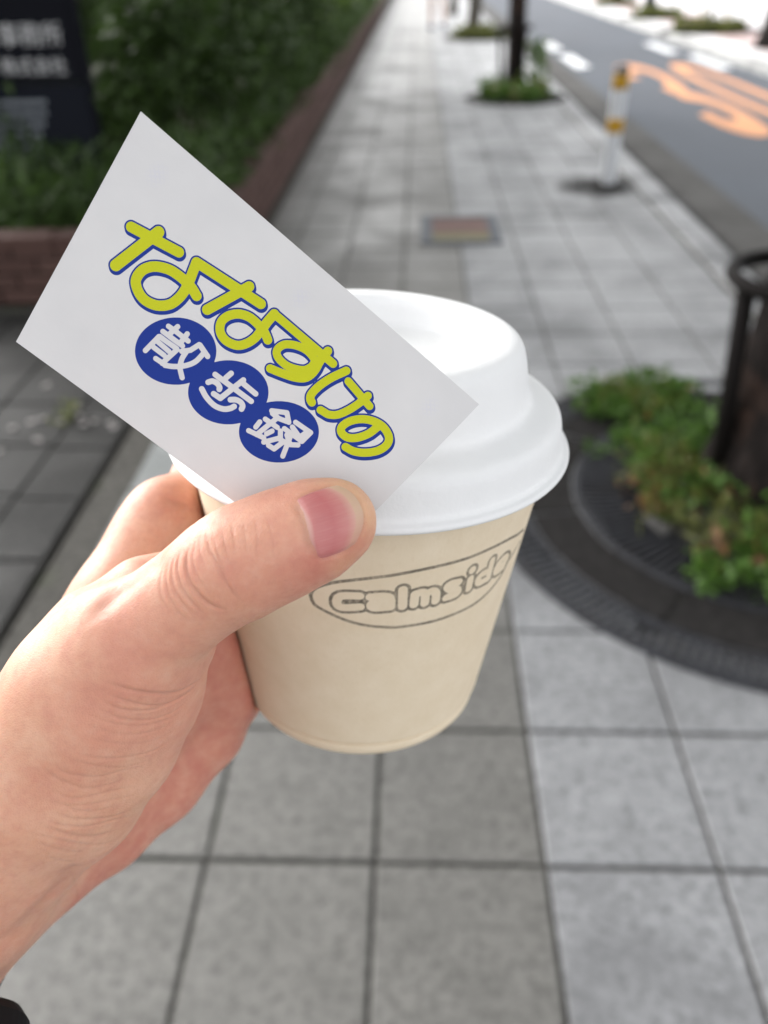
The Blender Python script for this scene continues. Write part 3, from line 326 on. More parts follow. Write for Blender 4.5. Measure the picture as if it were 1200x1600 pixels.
def m_bark(name, a, b):
    m = mat(name, a, .9, .2); t = NT(m); co = t.coord('Object')
    mp = t.n('Mapping'); t.l(co, mp.inputs[0]); mp.inputs['Scale'].default_value = (1, 1, .3)
    n = t.noise(34, 7, .7, mp.outputs[0]); v = t.n('TexVoronoi', feature='DISTANCE_TO_EDGE'); v.inputs['Scale'].default_value = 26; t.l(mp.outputs[0], v.inputs['Vector'])
    g = t.noise(6, 4, .6, co)
    c = t.ramp(n, [(.28, tuple(x * .5 for x in a)), (.5, a), (.75, b)])
    c = t.mix(t.rng(g, .52, .68, 0, .55), c, (.09, .05, .035))
    t.color(t.mix(t.rng(v.outputs[0], .0, .12, .75, 0), c, tuple(x * .3 for x in a))); t.normal(t.bump(t.math('ADD', n, t.math('MULTIPLY', v.outputs[0], 1.2)), .9, .02))
    return m
M_BARK = m_bark('dark_bark', (.014, .010, .009), (.036, .026, .022))
M_BARKL = m_bark('grey_bark', (.11, .1, .085), (.2, .185, .16))

def m_leaf(name, a, b, tr=.25):
    m = mat(name, a, .55, .35); t = NT(m); P = t.geo()
    n = t.noise(3.1, 3, .6, P); q = t.n('TexWhiteNoise', noise_dimensions='1D'); t.l(t.attr('leaf_id')['Fac'], q.inputs['W'])
    c = t.mix(t.rng(n, .35, .65), a, b)
    t.color(t.mix(t.rng(q.outputs[0], 0, 1, 0, .7), c, tuple(x * 1.5 for x in b)))
    t.b.inputs['Transmission Weight'].default_value = 0
    tl = t.n('BsdfTranslucent'); t.l(t.b.inputs['Base Color'].links[0].from_socket, tl.inputs[0])
    mx = t.n('MixShader'); mx.inputs[0].default_value = tr; t.l(t.b.outputs[0], mx.inputs[1]); t.l(tl.outputs[0], mx.inputs[2])
    t.l(mx.outputs[0], t.t.nodes['Material Output'].inputs[0])
    return m
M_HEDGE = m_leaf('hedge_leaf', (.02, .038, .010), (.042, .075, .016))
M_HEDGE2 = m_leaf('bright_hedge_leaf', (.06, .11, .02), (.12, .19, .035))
M_WEED = m_leaf('weed_leaf', (.04, .085, .012), (.075, .15, .024), .3)
M_GRASS = m_leaf('grass_blade', (.065, .085, .015), (.12, .13, .03), .3)
M_CROWN = m_leaf('tree_leaf', (.04, .08, .02), (.08, .13, .03), .3)
M_DEAD = m_leaf('dead_leaf', (.09, .042, .018), (.16, .08, .032), .2)
M_PETAL = mat('pale_petal', (.26, .24, .235), .8, .2)

# ------------------------------------------------------------------ ground, road, pavements
def sheet(name, x0, x1, y0, y1, z, m, kind='structure'):
    o = MB().add([(x0, y0, z), (x1, y0, z), (x1, y1, z), (x0, y1, z)], [(0, 1, 2, 3)]).build(name, m)
    o['kind'] = kind
    return o
ROADZ = -.10
sheet('ground', -60, 60, -20, 200, -.24, M_EARTH)
road = MB().box((3.28, 80, ROADZ - .05), (2.36, 200, .1)).build('road', M_ASPH); road['kind'] = 'structure'
gut = MB().box((1.86, 80, ROADZ - .046), (.476, 200, .1)).build('gutter', M_GUT); gut['kind'] = 'structure'
pave = MB().box((.235, 75, -.065), (2.43, 190, .118)).build('pavement', M_MORTAR); pave['kind'] = 'structure'
apron = MB().box((-3.0, -1.0, -.069), (4.0, 9.24, .118)).build('entrance_paving', M_MORTAR); apron['kind'] = 'structure'
farp = MB().box((7.5, 80, -.06), (5.6, 200, .118)).build('far_pavement', M_FAR); farp['kind'] = 'structure'
plaza = MB().box((20, 80, -.062), (19.2, 200, .112)).build('plaza', M_FAR); plaza['kind'] = 'structure'

TW = .3
X0, Y0 = -1.2462 * TW, 2.7791 * TW
GC = (.98, 2.0)       # tree grate centre
def paver_mesh(w, d, h=.03, bev=.0018):
    bm = bmesh.new(); bmesh.ops.create_cube(bm, size=1)
    bmesh.ops.scale(bm, vec=(w, d, h), verts=bm.verts)
    bmesh.ops.translate(bm, vec=(0, 0, -h / 2), verts=bm.verts)
    top = [e for e in bm.edges if all(v.co.z > -1e-4 for v in e.verts)]
    bmesh.ops.bevel(bm, geom=top, offset=bev, segments=1, affect='EDGES')
    dl = [f for f in bm.faces if f.normal.z < -.9]; bmesh.ops.delete(bm, geom=dl, context='FACES')
    me = bpy.data.meshes.new('paver'); bm.to_mesh(me); bm.free(); return me
_pm = {}
def pm(w, d, m):
    k = (round(w, 3), round(d, 3), m.name)
    if k not in _pm:
        _pm[k] = paver_mesh(w, d); _pm[k].materials.append(m)
    return _pm[k]
GAP = .0095
far_tiles = {}
def tile(x0, x1, y0, y1, m, parent, name='paver', far=False):
    cx, cy = (x0 + x1) / 2, (y0 + y1) / 2
    near = math.hypot(max(x0 - GC[0], GC[0] - x1, 0), max(y0 - GC[1], GC[1] - y1, 0))
    farc = max(math.hypot(x - GC[0], y - GC[1]) for x in (x0, x1) for y in (y0, y1))
    if farc < .74: return
    z = RND.uniform(-.0012, .0012)
    if far:
        far_tiles.setdefault(m.name, (MB(), m))[0].box((cx, cy, z - .015), (x1 - x0 - GAP, y1 - y0 - GAP, .03)); return
    o = link(name, pm(x1 - x0 - GAP, y1 - y0 - GAP, m), parent, (cx, cy, z))
    o.rotation_euler = (RND.uniform(-.002, .002), RND.uniform(-.002, .002), RND.uniform(-.003, .003))
cols = [(X0 + i * TW, X0 + (i + 1) * TW) for i in range(-1, 6)]       # -.674 .. 1.426
for j in range(-14, 160):
    y0 = Y0 + j * TW
    far = j > 19 or j < -3
    for i, (a, b) in enumerate(cols):
        m = (M_WARM if b < .24 else M_COOL) if j < 32 else (M_WARM_LIT if b < .24 else M_COOL_LIT)  # far rows use the lighter copies, their extra light put into the colour
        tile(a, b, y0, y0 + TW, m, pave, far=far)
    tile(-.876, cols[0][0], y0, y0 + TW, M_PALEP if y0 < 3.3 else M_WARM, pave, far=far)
for nm, (mb, m) in far_tiles.items():
    o = mb.build('far_pavers', m, pave); o['kind'] = 'stuff'
# dark paving of the entrance, left of the drain line
for j in range(-12, 10):
    y0 = Y0 + j * TW - .04
    if y0 + TW > 3.63: continue
    if j < -2:
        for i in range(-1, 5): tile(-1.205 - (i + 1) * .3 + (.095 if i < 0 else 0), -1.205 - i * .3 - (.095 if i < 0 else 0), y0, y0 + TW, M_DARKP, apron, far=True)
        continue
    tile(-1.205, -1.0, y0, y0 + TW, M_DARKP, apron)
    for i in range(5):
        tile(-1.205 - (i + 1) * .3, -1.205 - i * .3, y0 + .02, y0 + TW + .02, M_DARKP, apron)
dr = MB().box((-.938, 1.2, -.052), (.112, 4.86, .04)).build('drain_channel', M_MORTAR); dr['kind'] = 'structure'
for k in range(14):
    y = -1 + k * .345
    link('drain_cover', bpy.data.meshes.get('drain_cover') or MB().box((0, 0, -.02), (.086, .335, .02), bev=.003).me('drain_cover', M_DUST), dr, (-.938, y + .17, -.006))
# kerb stones
def kerb(x, wid, ztop, y0, y1, n, m, name):
    base = MB().box((x, (y0 + y1) / 2, -.14), (wid - .03, y1 - y0, .2)).build(name, M_MORTAR); base['kind'] = 'structure'
    L = .6; k = 0; y = y0; mb = MB(); me = None
    while y < y1:
        if k < n:
            me = me or MB().box((0, 0, -.08), (wid, L - .012, .16), bev=.012).me('kerb_stone', m)
            link('kerb_stone', me, base, (x, y + L / 2, ztop + RND.uniform(-.002, .002)))
        else: mb.box((x, y + L / 2, ztop - .08), (wid, L - .012, .16), bev=.012)
        y += L; k += 1
    o = mb.build('far_kerb_stones', m, base); o['kind'] = 'stuff'
kerb(1.535, .168, .004, .0, 60, 36, M_COOL, 'kerb')
kerb(4.56, .2, .004, 6.0, 60, 40, M_CONC, 'far_kerb')
# far pavement pink strip blocks
pk = MB()
for j in range(60):
    for i in range(3):
        pk.box((5.25 + i * .4, 9 + j * .4, -.012), (.39, .39, .03), bev=.003)
o = pk.build('pink_pavers', M_PINK, farp); o['kind'] = 'stuff'

# road markings
def stretched_band(P, w, closed=False, ys=5.5):
    return MB().ribbon([(x, y / ys) for x, y in P], w, 0, 1, ys, closed)
D3A = crv([(2.79, 11.9), (2.79, 12.7), (2.90, 13.05), (3.08, 13.05), (3.17, 12.4), (3.16, 11.6), (3.08, 11.0), (2.93, 10.62)], 8)
D3B = crv([(2.95, 10.55), (3.12, 10.25), (3.21, 9.7), (3.21, 9.0), (3.15, 8.5), (3.02, 8.35), (2.91, 8.6), (2.88, 9.2)], 8)
an_ = np.linspace(0, 2 * math.pi, 48, endpoint=False)
D0 = np.stack([3.69 + .19 * np.sign(np.cos(an_)) * np.abs(np.cos(an_)) ** .7, 10.75 + 2.35 * np.sign(np.sin(an_)) * np.abs(np.sin(an_)) ** .85], 1)
mark = empty('road_marking', (0, 0, ROADZ + .004))
tag(mark, 'orange 30 speed limit painted large on the grey road', 'road marking')
d3 = MB()
for q_, dz_ in ((D3A, 0), (D3B, .001)):
    b_ = stretched_band(q_, .075); d3.add([(x, y, z + dz_) for x, y, z in b_.v], b_.f)
d3.build('digit', M_ORANGE, mark)
stretched_band(D0, .068, True).build('digit', M_ORANGE, mark)
for i, (x, y, s, lab) in enumerate([(2.33, 14.0, 1, 'white road dash on the near lane edge, closer one'), (2.30, 16.4, 1, 'white road dash on the near lane edge, farther one'),
                                    (4.2, 13.6, 1, 'white road dash by the far kerb, right beside the orange digits'), (4.02, 15.7, 1, 'white road dash by the far kerb, beyond the orange digits')]):
    o = MB().add([(-.1, -.9, 0), (.12, -.75, 0), (.1, .9, 0), (-.12, .75, 0)], [(0, 1, 2, 3)]).build('road_marking', M_WHITEP, None, (x, y, ROADZ + .004))
    tag(o, lab, 'road marking', 'white dashes along the lane edges')
# gutter silt and the kerb's contact shade, both painted as one thin dark strip
o = MB().add([(1.62, 0, 0), (1.83, 0, 0), (1.83, 60, 0), (1.62, 60, 0)], [(0, 1, 2, 3)]).build('silt_shade_strip', M_SILT_SHADE, None, (0, 0, ROADZ + .008)); o['kind'] = 'stuff'

# painted valve cover in the pavement
vc = empty('valve_cover', (.24, 4.78, .002)); tag(vc, 'flat rectangular valve cover with red and yellow paint in the pavement', 'valve cover')
fr = MB()
for c, d in (((0, .255, .003), (.44, .05, .008)), ((0, -.255, .003), (.44, .05, .008)), ((-.19, 0, .003), (.06, .46, .008)), ((.19, 0, .003), (.06, .46, .008))): fr.box(c, d)
fr.build('frame', mat('slate_blue_frame', (.06, .068, .085), .6), vc)
MB().box((0, .065, .002), (.318, .30, .008)).build('red_panel', m_paint('faded_red_paint', (.13, .07, .06), .7), vc)
MB().box((0, -.158, .002), (.318, .14, .008)).build('yellow_panel', m_paint('faded_yellow_paint', (.15, .13, .06), .7), vc)

# ------------------------------------------------------------------ brick planter
def m_brick():
    m = mat('red_brown_brick', (.12, .06, .05), .85, .25); t = NT(m); P = t.geo(); n = t.noise(50, 6, .7, P); r = t.n('ObjectInfo').outputs['Random']
    c = t.mix(r, (.068, .036, .030), (.10, .056, .047)); t.color(t.mix(t.rng(n, .5, .75, 0, .6), c, (.055, .04, .036))); t.normal(t.bump(n, .6, .004)); return m
M_BRICK = m_brick()
pl = empty('brick_planter', (-.93, 3.64, 0)); tag(pl, 'low red-brown brick planter wall holding the dark hedge', 'planter')
core = MB(); core.box((-1.0, 23, .13), (.11, 38.6, .25)); core.box((-2.1, 3.715, .13), (2.0, .13, .25)); core.build('core', M_MORTAR, pl, (.93, -3.64, 0))
bme = MB().box((0, 0, 0), (.03, .196, .062), bev=.004).me('brick', M_BRICK); bme2 = MB().box((0, 0, 0), (.196, .03, .062), bev=.004).me('brick', M_BRICK)
cme = MB().box((0, 0, 0), (.12, .296, .05), bev=.006).me('coping_brick', M_BRICK); cme2 = MB().box((0, 0, 0), (.296, .14, .05), bev=.006).me('coping_brick', M_BRICK)
fb = MB(); fc = MB()
for r in range(4):
    for k in range(110):
        y = 3.66 + .1 + k * .206 + (.103 if r % 2 else 0); z = .036 + r * .071
        if k < 42: link('brick', bme, pl, (-.005, y - 3.64, z))
        else: fb.box((-.935 + .93, y - 3.64, z), (.03, .196, .062))
    for k in range(8):
        link('brick', bme2, pl, (-.08 - k * .206 - (.103 if r % 2 else 0), .0, .036 + r * .071))
for k in range(110):
    y = .16 + k * .304
    if k < 60: link('coping_brick', cme, pl, (-.045, y, .285))
    else: fc.box((-.045, y, .285), (.12, .296, .05))
for k in range(6): link('coping_brick', cme2, pl, (-.25 - k * .304, .05, .285))
o = fb.build('far_bricks', M_BRICK, pl); o['kind'] = 'stuff'; o = fc.build('far_coping_bricks', M_BRICK, pl); o['kind'] = 'stuff'
so_ = MB().box((-2.6, 23.2, .12), (3.0, 38.4, .2)).build('planter_soil', M_EARTH); so_['kind'] = 'structure'

# ------------------------------------------------------------------ leaves
def leaf_cloud(n, pts, size, elong=1.8, m=None, name='foliage', droop=.0, fold=.25):
    """n leaf-sized folded blades at pts (n,3)"""
    n = len(pts)
    d = NPR.normal(size=(n, 3)); d[:, 2] -= droop; d /= np.linalg.norm(d, axis=1)[:, None]
    q = NPR.normal(size=(n, 3)); s = np.cross(d, q); s /= np.linalg.norm(s, axis=1)[:, None]; nn = np.cross(d, s)
    L = size * NPR.uniform(.6, 1.35, n)[:, None]; W = L / elong / 2
    V = np.stack([pts, pts + d * L * .45 + s * W + nn * W * fold, pts + d * L, pts + d * L * .45 - s * W + nn * W * fold], 1).reshape(-1, 3)
    i = np.arange(n)[:, None] * 4
    Fa = np.concatenate([np.hstack([i, i + 1, i + 2]), np.hstack([i, i + 2, i + 3])], 0)
    me = mesh(name, V, Fa, m)
    fattr(me, 'leaf_id', np.repeat(np.arange(n), 4) * .37)
    return me

def blob_points(n, rad, clumps=14, shell=.5):
    """points in clumps through an ellipsoid"""
    C = NPR.normal(size=(clumps, 3)); C /= np.linalg.norm(C, axis=1)[:, None]; C *= NPR.uniform(.25, .85, (clumps, 1))
    k = NPR.integers(0, clumps, n); p = NPR.normal(size=(n, 3)); p /= np.linalg.norm(p, axis=1)[:, None]
    p *= NPR.uniform(0, 1, (n, 1)) ** .5 * NPR.uniform(.22, .42, clumps)[k][:, None]
    return (C[k] + p) * np.array(rad)

# hedge shrubs behind the planter wall
def shrub_proto(m, seedk):
    r = empty('hedge_shrub')
    st = MB()
    for a in range(5):
        th = a * 1.26; st.tube([(0.02 * math.cos(th), .02 * math.sin(th), 0), (.12 * math.cos(th), .15 * math.sin(th), .4), (.3 * math.cos(th), .4 * math.sin(th), .9)], [.018, .013, .007], 6)
    st.build('stem', M_BARK, r)
    pts = blob_points(6500, (.62, 1.0, .78), 26); pts[:, 2] += .78
    link('foliage', leaf_cloud(0, pts, .075, 2.0, m), r)
    return r
def dup(root, loc, rz, **kw):
    r = root.copy(); COL.objects.link(r); r.location = loc; r.rotation_euler = (0, 0, rz)
    for ch in list(root.children):
        c = ch.copy(); COL.objects.link(c); c.parent = r
        for g in list(ch.children):
            d = g.copy(); COL.objects.link(d); d.parent = c
    for k, v in kw.items(): r[k] = v
    return r
sp1 = shrub_proto(M_HEDGE, 1); sp2 = shrub_proto(M_HEDGE2, 2)
hl = ['dark green hedge shrub right behind the office sign', 'dark green hedge shrub behind the planter corner, first past the sign', 'dark green hedge shrub above the card, second past the sign', 'dark green hedge shrub along the brick wall, third past the sign',
      'dark green hedge shrub along the wall, fourth past the sign', 'yellow-green hedge shrub along the wall, nearest of the bright ones', 'yellow-green hedge shrub along the wall, middle of the bright ones', 'yellow-green hedge shrub farthest along the brick wall']
hp = [(-2.5, 5.6, .1, .3), (-1.72, 5.9, .1, 1.9), (-1.62, 7.4, .1, 3.3), (-1.62, 9.2, .1, .4), (-1.62, 11.2, .1, 2.9), (-1.62, 13.6, .1, .1), (-1.62, 16.6, .1, 3.0), (-1.62, 20.5, .1, 1.1)]
for i, (x, y, z, a) in enumerate(hp):
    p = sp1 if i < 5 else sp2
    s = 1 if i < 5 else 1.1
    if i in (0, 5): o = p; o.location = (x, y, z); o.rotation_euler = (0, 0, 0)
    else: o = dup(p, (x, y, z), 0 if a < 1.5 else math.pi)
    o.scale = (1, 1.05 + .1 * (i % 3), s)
    tag(o, hl[i], 'shrub', 'shrubs of the hedge behind the planter wall')
# second, taller row keeps the bed dark
for i, (x, y) in enumerate([(-2.9, 7.6), (-2.9, 9.8), (-2.9, 12.4), (-2.9, 15.2), (-3.0, 18.4)]):
    o = dup(sp1, (x, y, .2), (i % 2) * math.pi); o.scale = (1, 1.2, 1.5)
    tag(o, 'tall dark back-row shrub, %s behind the front hedge' % ['nearest', 'second', 'third', 'fourth', 'farthest'][i], 'shrub', 'tall shrubs of the back row')
# grassy ferns along the planter front
pts = np.stack([NPR.uniform(-2.5, -1.15, 2600), NPR.uniform(3.85, 5.0, 2600), NPR.uniform(.22, .5, 2600) ], 1)
pts[:, 2] = .22 + NPR.uniform(0, .3, 2600) * NPR.uniform(.3, 1, 2600)
q_ = np.stack([NPR.uniform(-1.4, -.96, 6500), NPR.uniform(3.9, 24, 6500), .24 + NPR.uniform(0, .22, 6500)], 1)
pts = np.vstack([pts, q_])
gr = link('ground_ferns', leaf_cloud(0, pts, .13, 5, M_HEDGE, 'ground_ferns', -.6)); gr['kind'] = 'stuff'

# ------------------------------------------------------------------ office sign in the planter
M_SIGN = mat('charcoal_sign', (.008, .0085, .012), .8, .06); M_SIGN2 = mat('slate_sign', (.011, .0125, .018), .8, .06); M_LET = mat('white_lettering', (.5, .5, .51), .6)
sg = empty('office_sign', (-2.1, 4.78, .2), .0); tag(sg, 'charcoal office sign board with white lettering standing in the planter', 'sign')
MB().box((0, 0, 1.0), (.7, .07, .82), bev=.006).build('upper_panel', M_SIGN, sg)
MB().box((0, .005, .28), (.7, .07, .60), bev=.006).build('lower_panel', M_SIGN2, sg)
for x in (-.36, .36):
    MB().box((x, 0, .72), (.018, .08, 1.44), bev=.003).build('post', M_SIGN, sg)
def text(body, size, name, m, parent, loc, rot, ext=.001, align='RIGHT'):
    c = bpy.data.curves.new(name, 'FONT'); c.body = body; c.size = size; c.extrude = ext; c.align_x = align; c.align_y = 'CENTER'; c.resolution_u = 3
    o = bpy.data.objects.new(name, c); COL.objects.link(o)
    dg = bpy.context.evaluated_depsgraph_get(); me = bpy.data.meshes.new_from_object(o.evaluated_get(dg)); bpy.data.objects.remove(o)
    me.materials.clear(); me.materials.append(m)
    q = link(name, me, parent, loc, rot); return q
text('士事務所', .112, 'lettering', M_LET, sg, (.285, -.0365, .805), (math.pi / 2, 0, 0))
text('株式会社', .088, 'lettering', M_LET, sg, (.275, -.0365, .665), (math.pi / 2, 0, 0))
sm = MB(); rr = random.Random(3)
for r in range(8):
    x = -.3
    xe = .12 - r * .02
    while x < xe:
        w = rr.uniform(.008, .02); sm.box((x + w / 2, -.0315, .50 - r * .052), (w, .002, .022)); x += w + .006
sm.build('small_lettering', mat('grey_lettering', (.25, .27, .3), .6), sg)
MB().box((-.31, -.0325, .46), (.05, .003, .06)).build('red_mark', mat('red_mark', (.5, .06, .03), .6), sg)
MB().box((-.31, -.0325, .38), (.05, .003, .06)).build('green_mark', mat('green_mark', (.03, .22, .14), .6), sg)

# ------------------------------------------------------------------ street trees
def crown_mesh():
    pts = blob_points(5200, (2.5, 3.4, 1.3), 46); pts[:, 2] += 4.7
    return leaf_cloud(0, pts, .24, 1.5, M_CROWN, 'crown', .3)
CROWN = crown_mesh()
def crown_small():
    pts = blob_points(1500, (1.3, 1.3, 1.2), 14); pts[:, 2] += 4.7
    return leaf_cloud(0, pts, .2, 1.5, M_CROWN, 'crown', .3)
CROWN2 = crown_small()
def tree(x, y, r, m, label, lean=(0, 0), group='street trees', crown=True, guard=True):
    o = empty('street_tree', (x, y, 0)); tag(o, label, 'tree', group)
    zs = [-.05, 0.02, .08, .2, .5, .9, 1.5, 2.3, 3.2]; rs = [1.3, 1.24, 1.14, 1.05, 1.0, .95, .88, .8, .6]
    seg = 20; V = []
    for i, z in enumerate(zs):
        for k in range(seg):
            th = 2 * math.pi * k / seg; q = r * rs[i] * (1 + .08 * math.sin(3 * th + z * 1.3) + .05 * math.sin(7 * th + 2 * z) + (.12 * max(0, math.sin(5 * th)) if z < .1 else 0))
            V.append((q * math.cos(th) + lean[0] * z, q * math.sin(th) + lean[1] * z, z))
    Fs = [(i * seg + k, i * seg + (k + 1) % seg, (i + 1) * seg + (k + 1) % seg, (i + 1) * seg + k) for i in range(len(zs) - 1) for k in range(seg)]
    tr = link('trunk', mesh('trunk', V, Fs, m, True), o)
    tx, ty = lean[0] * 3.1, lean[1] * 3.1
    for a in range(5):
        th = a * 1.257 + x; l = RND.uniform(1.2, 1.8)
        MB().tube([(tx, ty, 2.9), (tx + .3 * l * math.cos(th), ty + .3 * l * math.sin(th), 3.5), (tx + l * math.cos(th), ty + l * math.sin(th), 4.6)], [r * .5, r * .33, r * .1], 7).build('limb', m, o)
    if crown:
        q = link('crown', CROWN if y < 8 or x < 0 else CROWN2, o, (0, 1.0 if y < 3 else 0, 0))
        if y < 3: q.scale = (1.3, 1.45, 1)  # nearest crown pushed forward and widened to shade the cup and near paving
    return o
M_GUARD = mat('dark_brown_steel', (.008, .0065, .006), .7, .1)
def tree_guard(x, y, label, rad=.18, z=.62):
    o = empty('tree_guard', (x, y, 0)); tag(o, label, 'tree guard', 'steel hoop guards round the street trees')
    a = [2 * math.pi * k / 36 for k in range(37)]
    MB().tube([(rad * math.cos(t), rad * math.sin(t), z) for t in a], .02, 12, False).build('hoop', M_GUARD, o, smooth=True)
    for th in (math.radians(190), math.radians(310), math.radians(70)):
        c_, s_ = math.cos(th), math.sin(th)
        MB().tube([(rad * .62 * c_, rad * .62 * s_, -.02), (rad * .9 * c_, rad * .9 * s_, z)], .024, 10).build('leg', M_GUARD, o, smooth=True)
    return o
tree(1.02, 2.06, .14, M_BARK, 'dark brown street tree trunk at the right edge of the photo, inside the iron grate', (.03, .0))
tree_guard(.99, 2.08, 'dark steel hoop guard round the nearest tree trunk')
tree(1.07, 10.2, .095, M_BARK, 'slim black tree trunk beyond the yellow banded bollard', (-.03, 0))
tree_guard(1.03, 10.2, 'dark steel hoop guard on the slim tree beyond the bollard')
tree(.98, 17.2, .11, M_BARKL, 'grey tree trunk in a grassy pit, just past the slim black tree', (.05, 0))
tree(.84, 23.5, .1, M_BARKL, 'grey tree trunk farthest up the near pavement beside the walker', (.05, 0))
tree(5.2, 14.2, .13, M_BARK, 'dark tree trunk on the far pavement at the right edge', (.12, 0))
tree(5.3, 26.0, .1, M_BARKL, 'small tree trunk in grass farthest along the far pavement', (0, 0))

tree(-3.3, 5.0, .16, M_BARK, 'dark tree added deep in the hedge behind the office sign to shade the pavement', (0, 0), 'trees added behind the hedge for their shade')  # added tree, its crown dims the near pavement and the hedge
tree(-3.3, 12.0, .15, M_BARK, 'dark tree added deep in the hedge for shade, farther along the brick wall', (0, 0), 'trees added behind the hedge for their shade')  # second added tree, crown placed to darken the middle of the pavement
# iron grate round the nearest tree
gt = empty('tree_grate', (*GC, .0)); tag(gt, 'round dark iron tree grate with slotted rings set in the pavement', 'tree grate')
def ring(name, r0, r1, z, m, h=.02, seg=96, a0=0, a1=None):
    b = .003
    return MB().lathe([(r0, z - h), (r0, z - b), (r0 + b, z), (r1 - b, z), (r1, z - b), (r1, z - h)], seg, a0, a1).build(name, m, gt)
ring('outer_rim', .755, .79, .006, M_IRON)
ring('slot_rim', .668, .690, .006, M_IRON)
ring('inner_rim', .500, .522, .006, M_IRON)
ring('hole_rim', .335, .352, .006, M_IRON)
MB().lathe([(.3, -.028), (.785, -.028)], 96).build('bed', mat('dark_void', (.012, .011, .01), .95, .1), gt)
sm1 = MB().box((.7225, 0, -.005), (.069, .0135, .026), bev=.002).me('slat', M_IRON)
sm2 = MB().box((.426, 0, -.005), (.152, .0115, .026), bev=.002).me('slat', M_IRON)
for k in range(125): link('slat', sm1, gt, (0, 0, 0), (0, 0, math.radians(100 + k * 2.0)))
for k in range(84): link('slat', sm2, gt, (0, 0, .001), (0, 0, math.radians(85 + k * 2.9)))
for k in range(8):
    a = math.radians(k * 45 + 8); ring('plate', .526, .664, .003 + .001 * (k % 3), M_DUST, .02, 12, a + .006, a + math.radians(45) - .006)

# weeds, grass and fallen leaves in the pits
def weeds(name, c, zones, size, m, el=1.3):
    P = []
    for (r0, r1, a0, a1, n, h) in zones:
        k = max(3, n // 22); cr = np.sqrt(NPR.uniform(r0 ** 2, r1 ** 2, k)); ca = np.radians(NPR.uniform(a0, a1, k))
        j = NPR.integers(0, k, n); hh = NPR.uniform(.3, 1, k)[j] * h
        u = NPR.uniform(0, 1, n)
        P.append(np.stack([c[0] + cr[j] * np.cos(ca[j]) + NPR.normal(0, .026, n), c[1] + cr[j] * np.sin(ca[j]) + NPR.normal(0, .026, n), .008 + hh * u], 1))
    o = link(name, leaf_cloud(0, np.vstack(P), size, el, m, name, -.35)); o['kind'] = 'stuff'; return o
weeds('pit_weeds', GC, [(.08, .34, 0, 360, 1300, .11), (.40, .50, 232, 262, 260, .05), (.3, .5, 262, 330, 1100, .08), (.55, .78, 272, 318, 800, .05), (.52, .8, 92, 128, 1000, .05), (.30, .52, 128, 150, 230, .05), (.28, .5, 85, 128, 400, .07), (.25, .37, 240, 290, 500, .10)], .026, M_WEED)
weeds('pit_grass', GC, [(.12, .36, 120, 300, 1100, .10), (.5, .75, 92, 125, 300, .06)], .05, M_GRASS, 7)
dp = np.stack([GC[0] + np.concatenate([NPR.normal(-.30, .04, 40), NPR.normal(-.12, .08, 40), NPR.normal(-.1, .15, 20)]), GC[1] + np.concatenate([NPR.normal(-.02, .08, 40), NPR.normal(-.32, .04, 40), NPR.normal(.1, .2, 20)]), np.full(100, .02) + NPR.uniform(0, .05, 100)], 1)
o = link('fallen_leaves', leaf_cloud(0, dp, .045, 1.7, M_DEAD, 'fallen_leaves')); o['kind'] = 'stuff'
# flat stone by the pit
o = MB().box((.655, 1.84, .018), (.035, .09, .025), rz=.5, bev=.008).build('stone', M_GUT); tag(o, 'small pale flat stone lying on the grate edge among weeds', 'stone')
# other pits
def pit(x, y, n, lab, r=.42, sz=.07, w=None):
    MBo = MB().lathe([(.0, .006), (r * 1.5, .006), (r * 1.5, -.02)], 40).build('tree_pit', M_DUST, None, (x, y, 0)); tag(MBo, lab, 'tree pit', 'dark tree pits along the street')
    o = weeds('pit_weeds', (x, y), [(.05, r, 0, 360, n, .2), (.05, r * 1.05, 180, 360, n // 2, .12)], sz, w or M_WEED, 2.6)
    weeds('pit_grass', (x, y), [(.05, r, 0, 360, n // 2, .2)], sz * 1.4, M_GRASS, 6)
pit(1.04, 9.75, 800, 'dark round tree pit under the slim black tree', .36)
pit(1.1, 17.0, 700, 'dark round tree pit under the grey tree past the slim one', .45, .09, M_GRASS)
pit(5.3, 17.4, 900, 'dark tree pit on the far pavement with two stakes', .6, .1, M_GRASS)
pit(5.2, 21.0, 600, 'dark tree pit beside the black bell-base post', .5, .1, M_GRASS)
pit(5.3, 26.0, 500, 'dark tree pit farthest along the far pavement', .5, .12, M_GRASS)
# upright plant on the kerb side of the slim tree
sp = MB()
up = empty('weed_plant', (1.28, 10.1, 0)); tag(up, 'upright green weed growing beside the slim black tree', 'plant')
MB().tube([(0, 0, 0), (.01, 0, .25), (.0, .01, .5)], [.006, .005, .003], 6).build('stem', M_GRASS, up)
pts = np.stack([NPR.normal(0, .045, 160), NPR.normal(0, .045, 160), NPR.uniform(.08, .52, 160)], 1)
link('foliage', leaf_cloud(0, pts, .09, 2.4, M_WEED), up)
# stakes with a sapling on the far pavement
st = empty('sapling', (5.25, 17.3, 0)); tag(st, 'thin sapling with two pale wooden stakes across the road', 'sapling')
MB().tube([(0, 0, 0), (.02, 0, 1.2), (0, .02, 2.4)], [.03, .025, .015], 8).build('trunk', M_BARKL, st)
M_WOOD = mat('pale_wood', (.42, .34, .22), .8)
for x in (-.16, .3): MB().tube([(x, .05, 0), (x * .9, .05, 1.5)], .035, 8).build('stake', M_WOOD, st)
pts = blob_points(500, (.5, .5, .6), 8); pts[:, 2] += 2.7; link('crown', leaf_cloud(0, pts, .12, 1.6, M_CROWN, 'crown'), st)
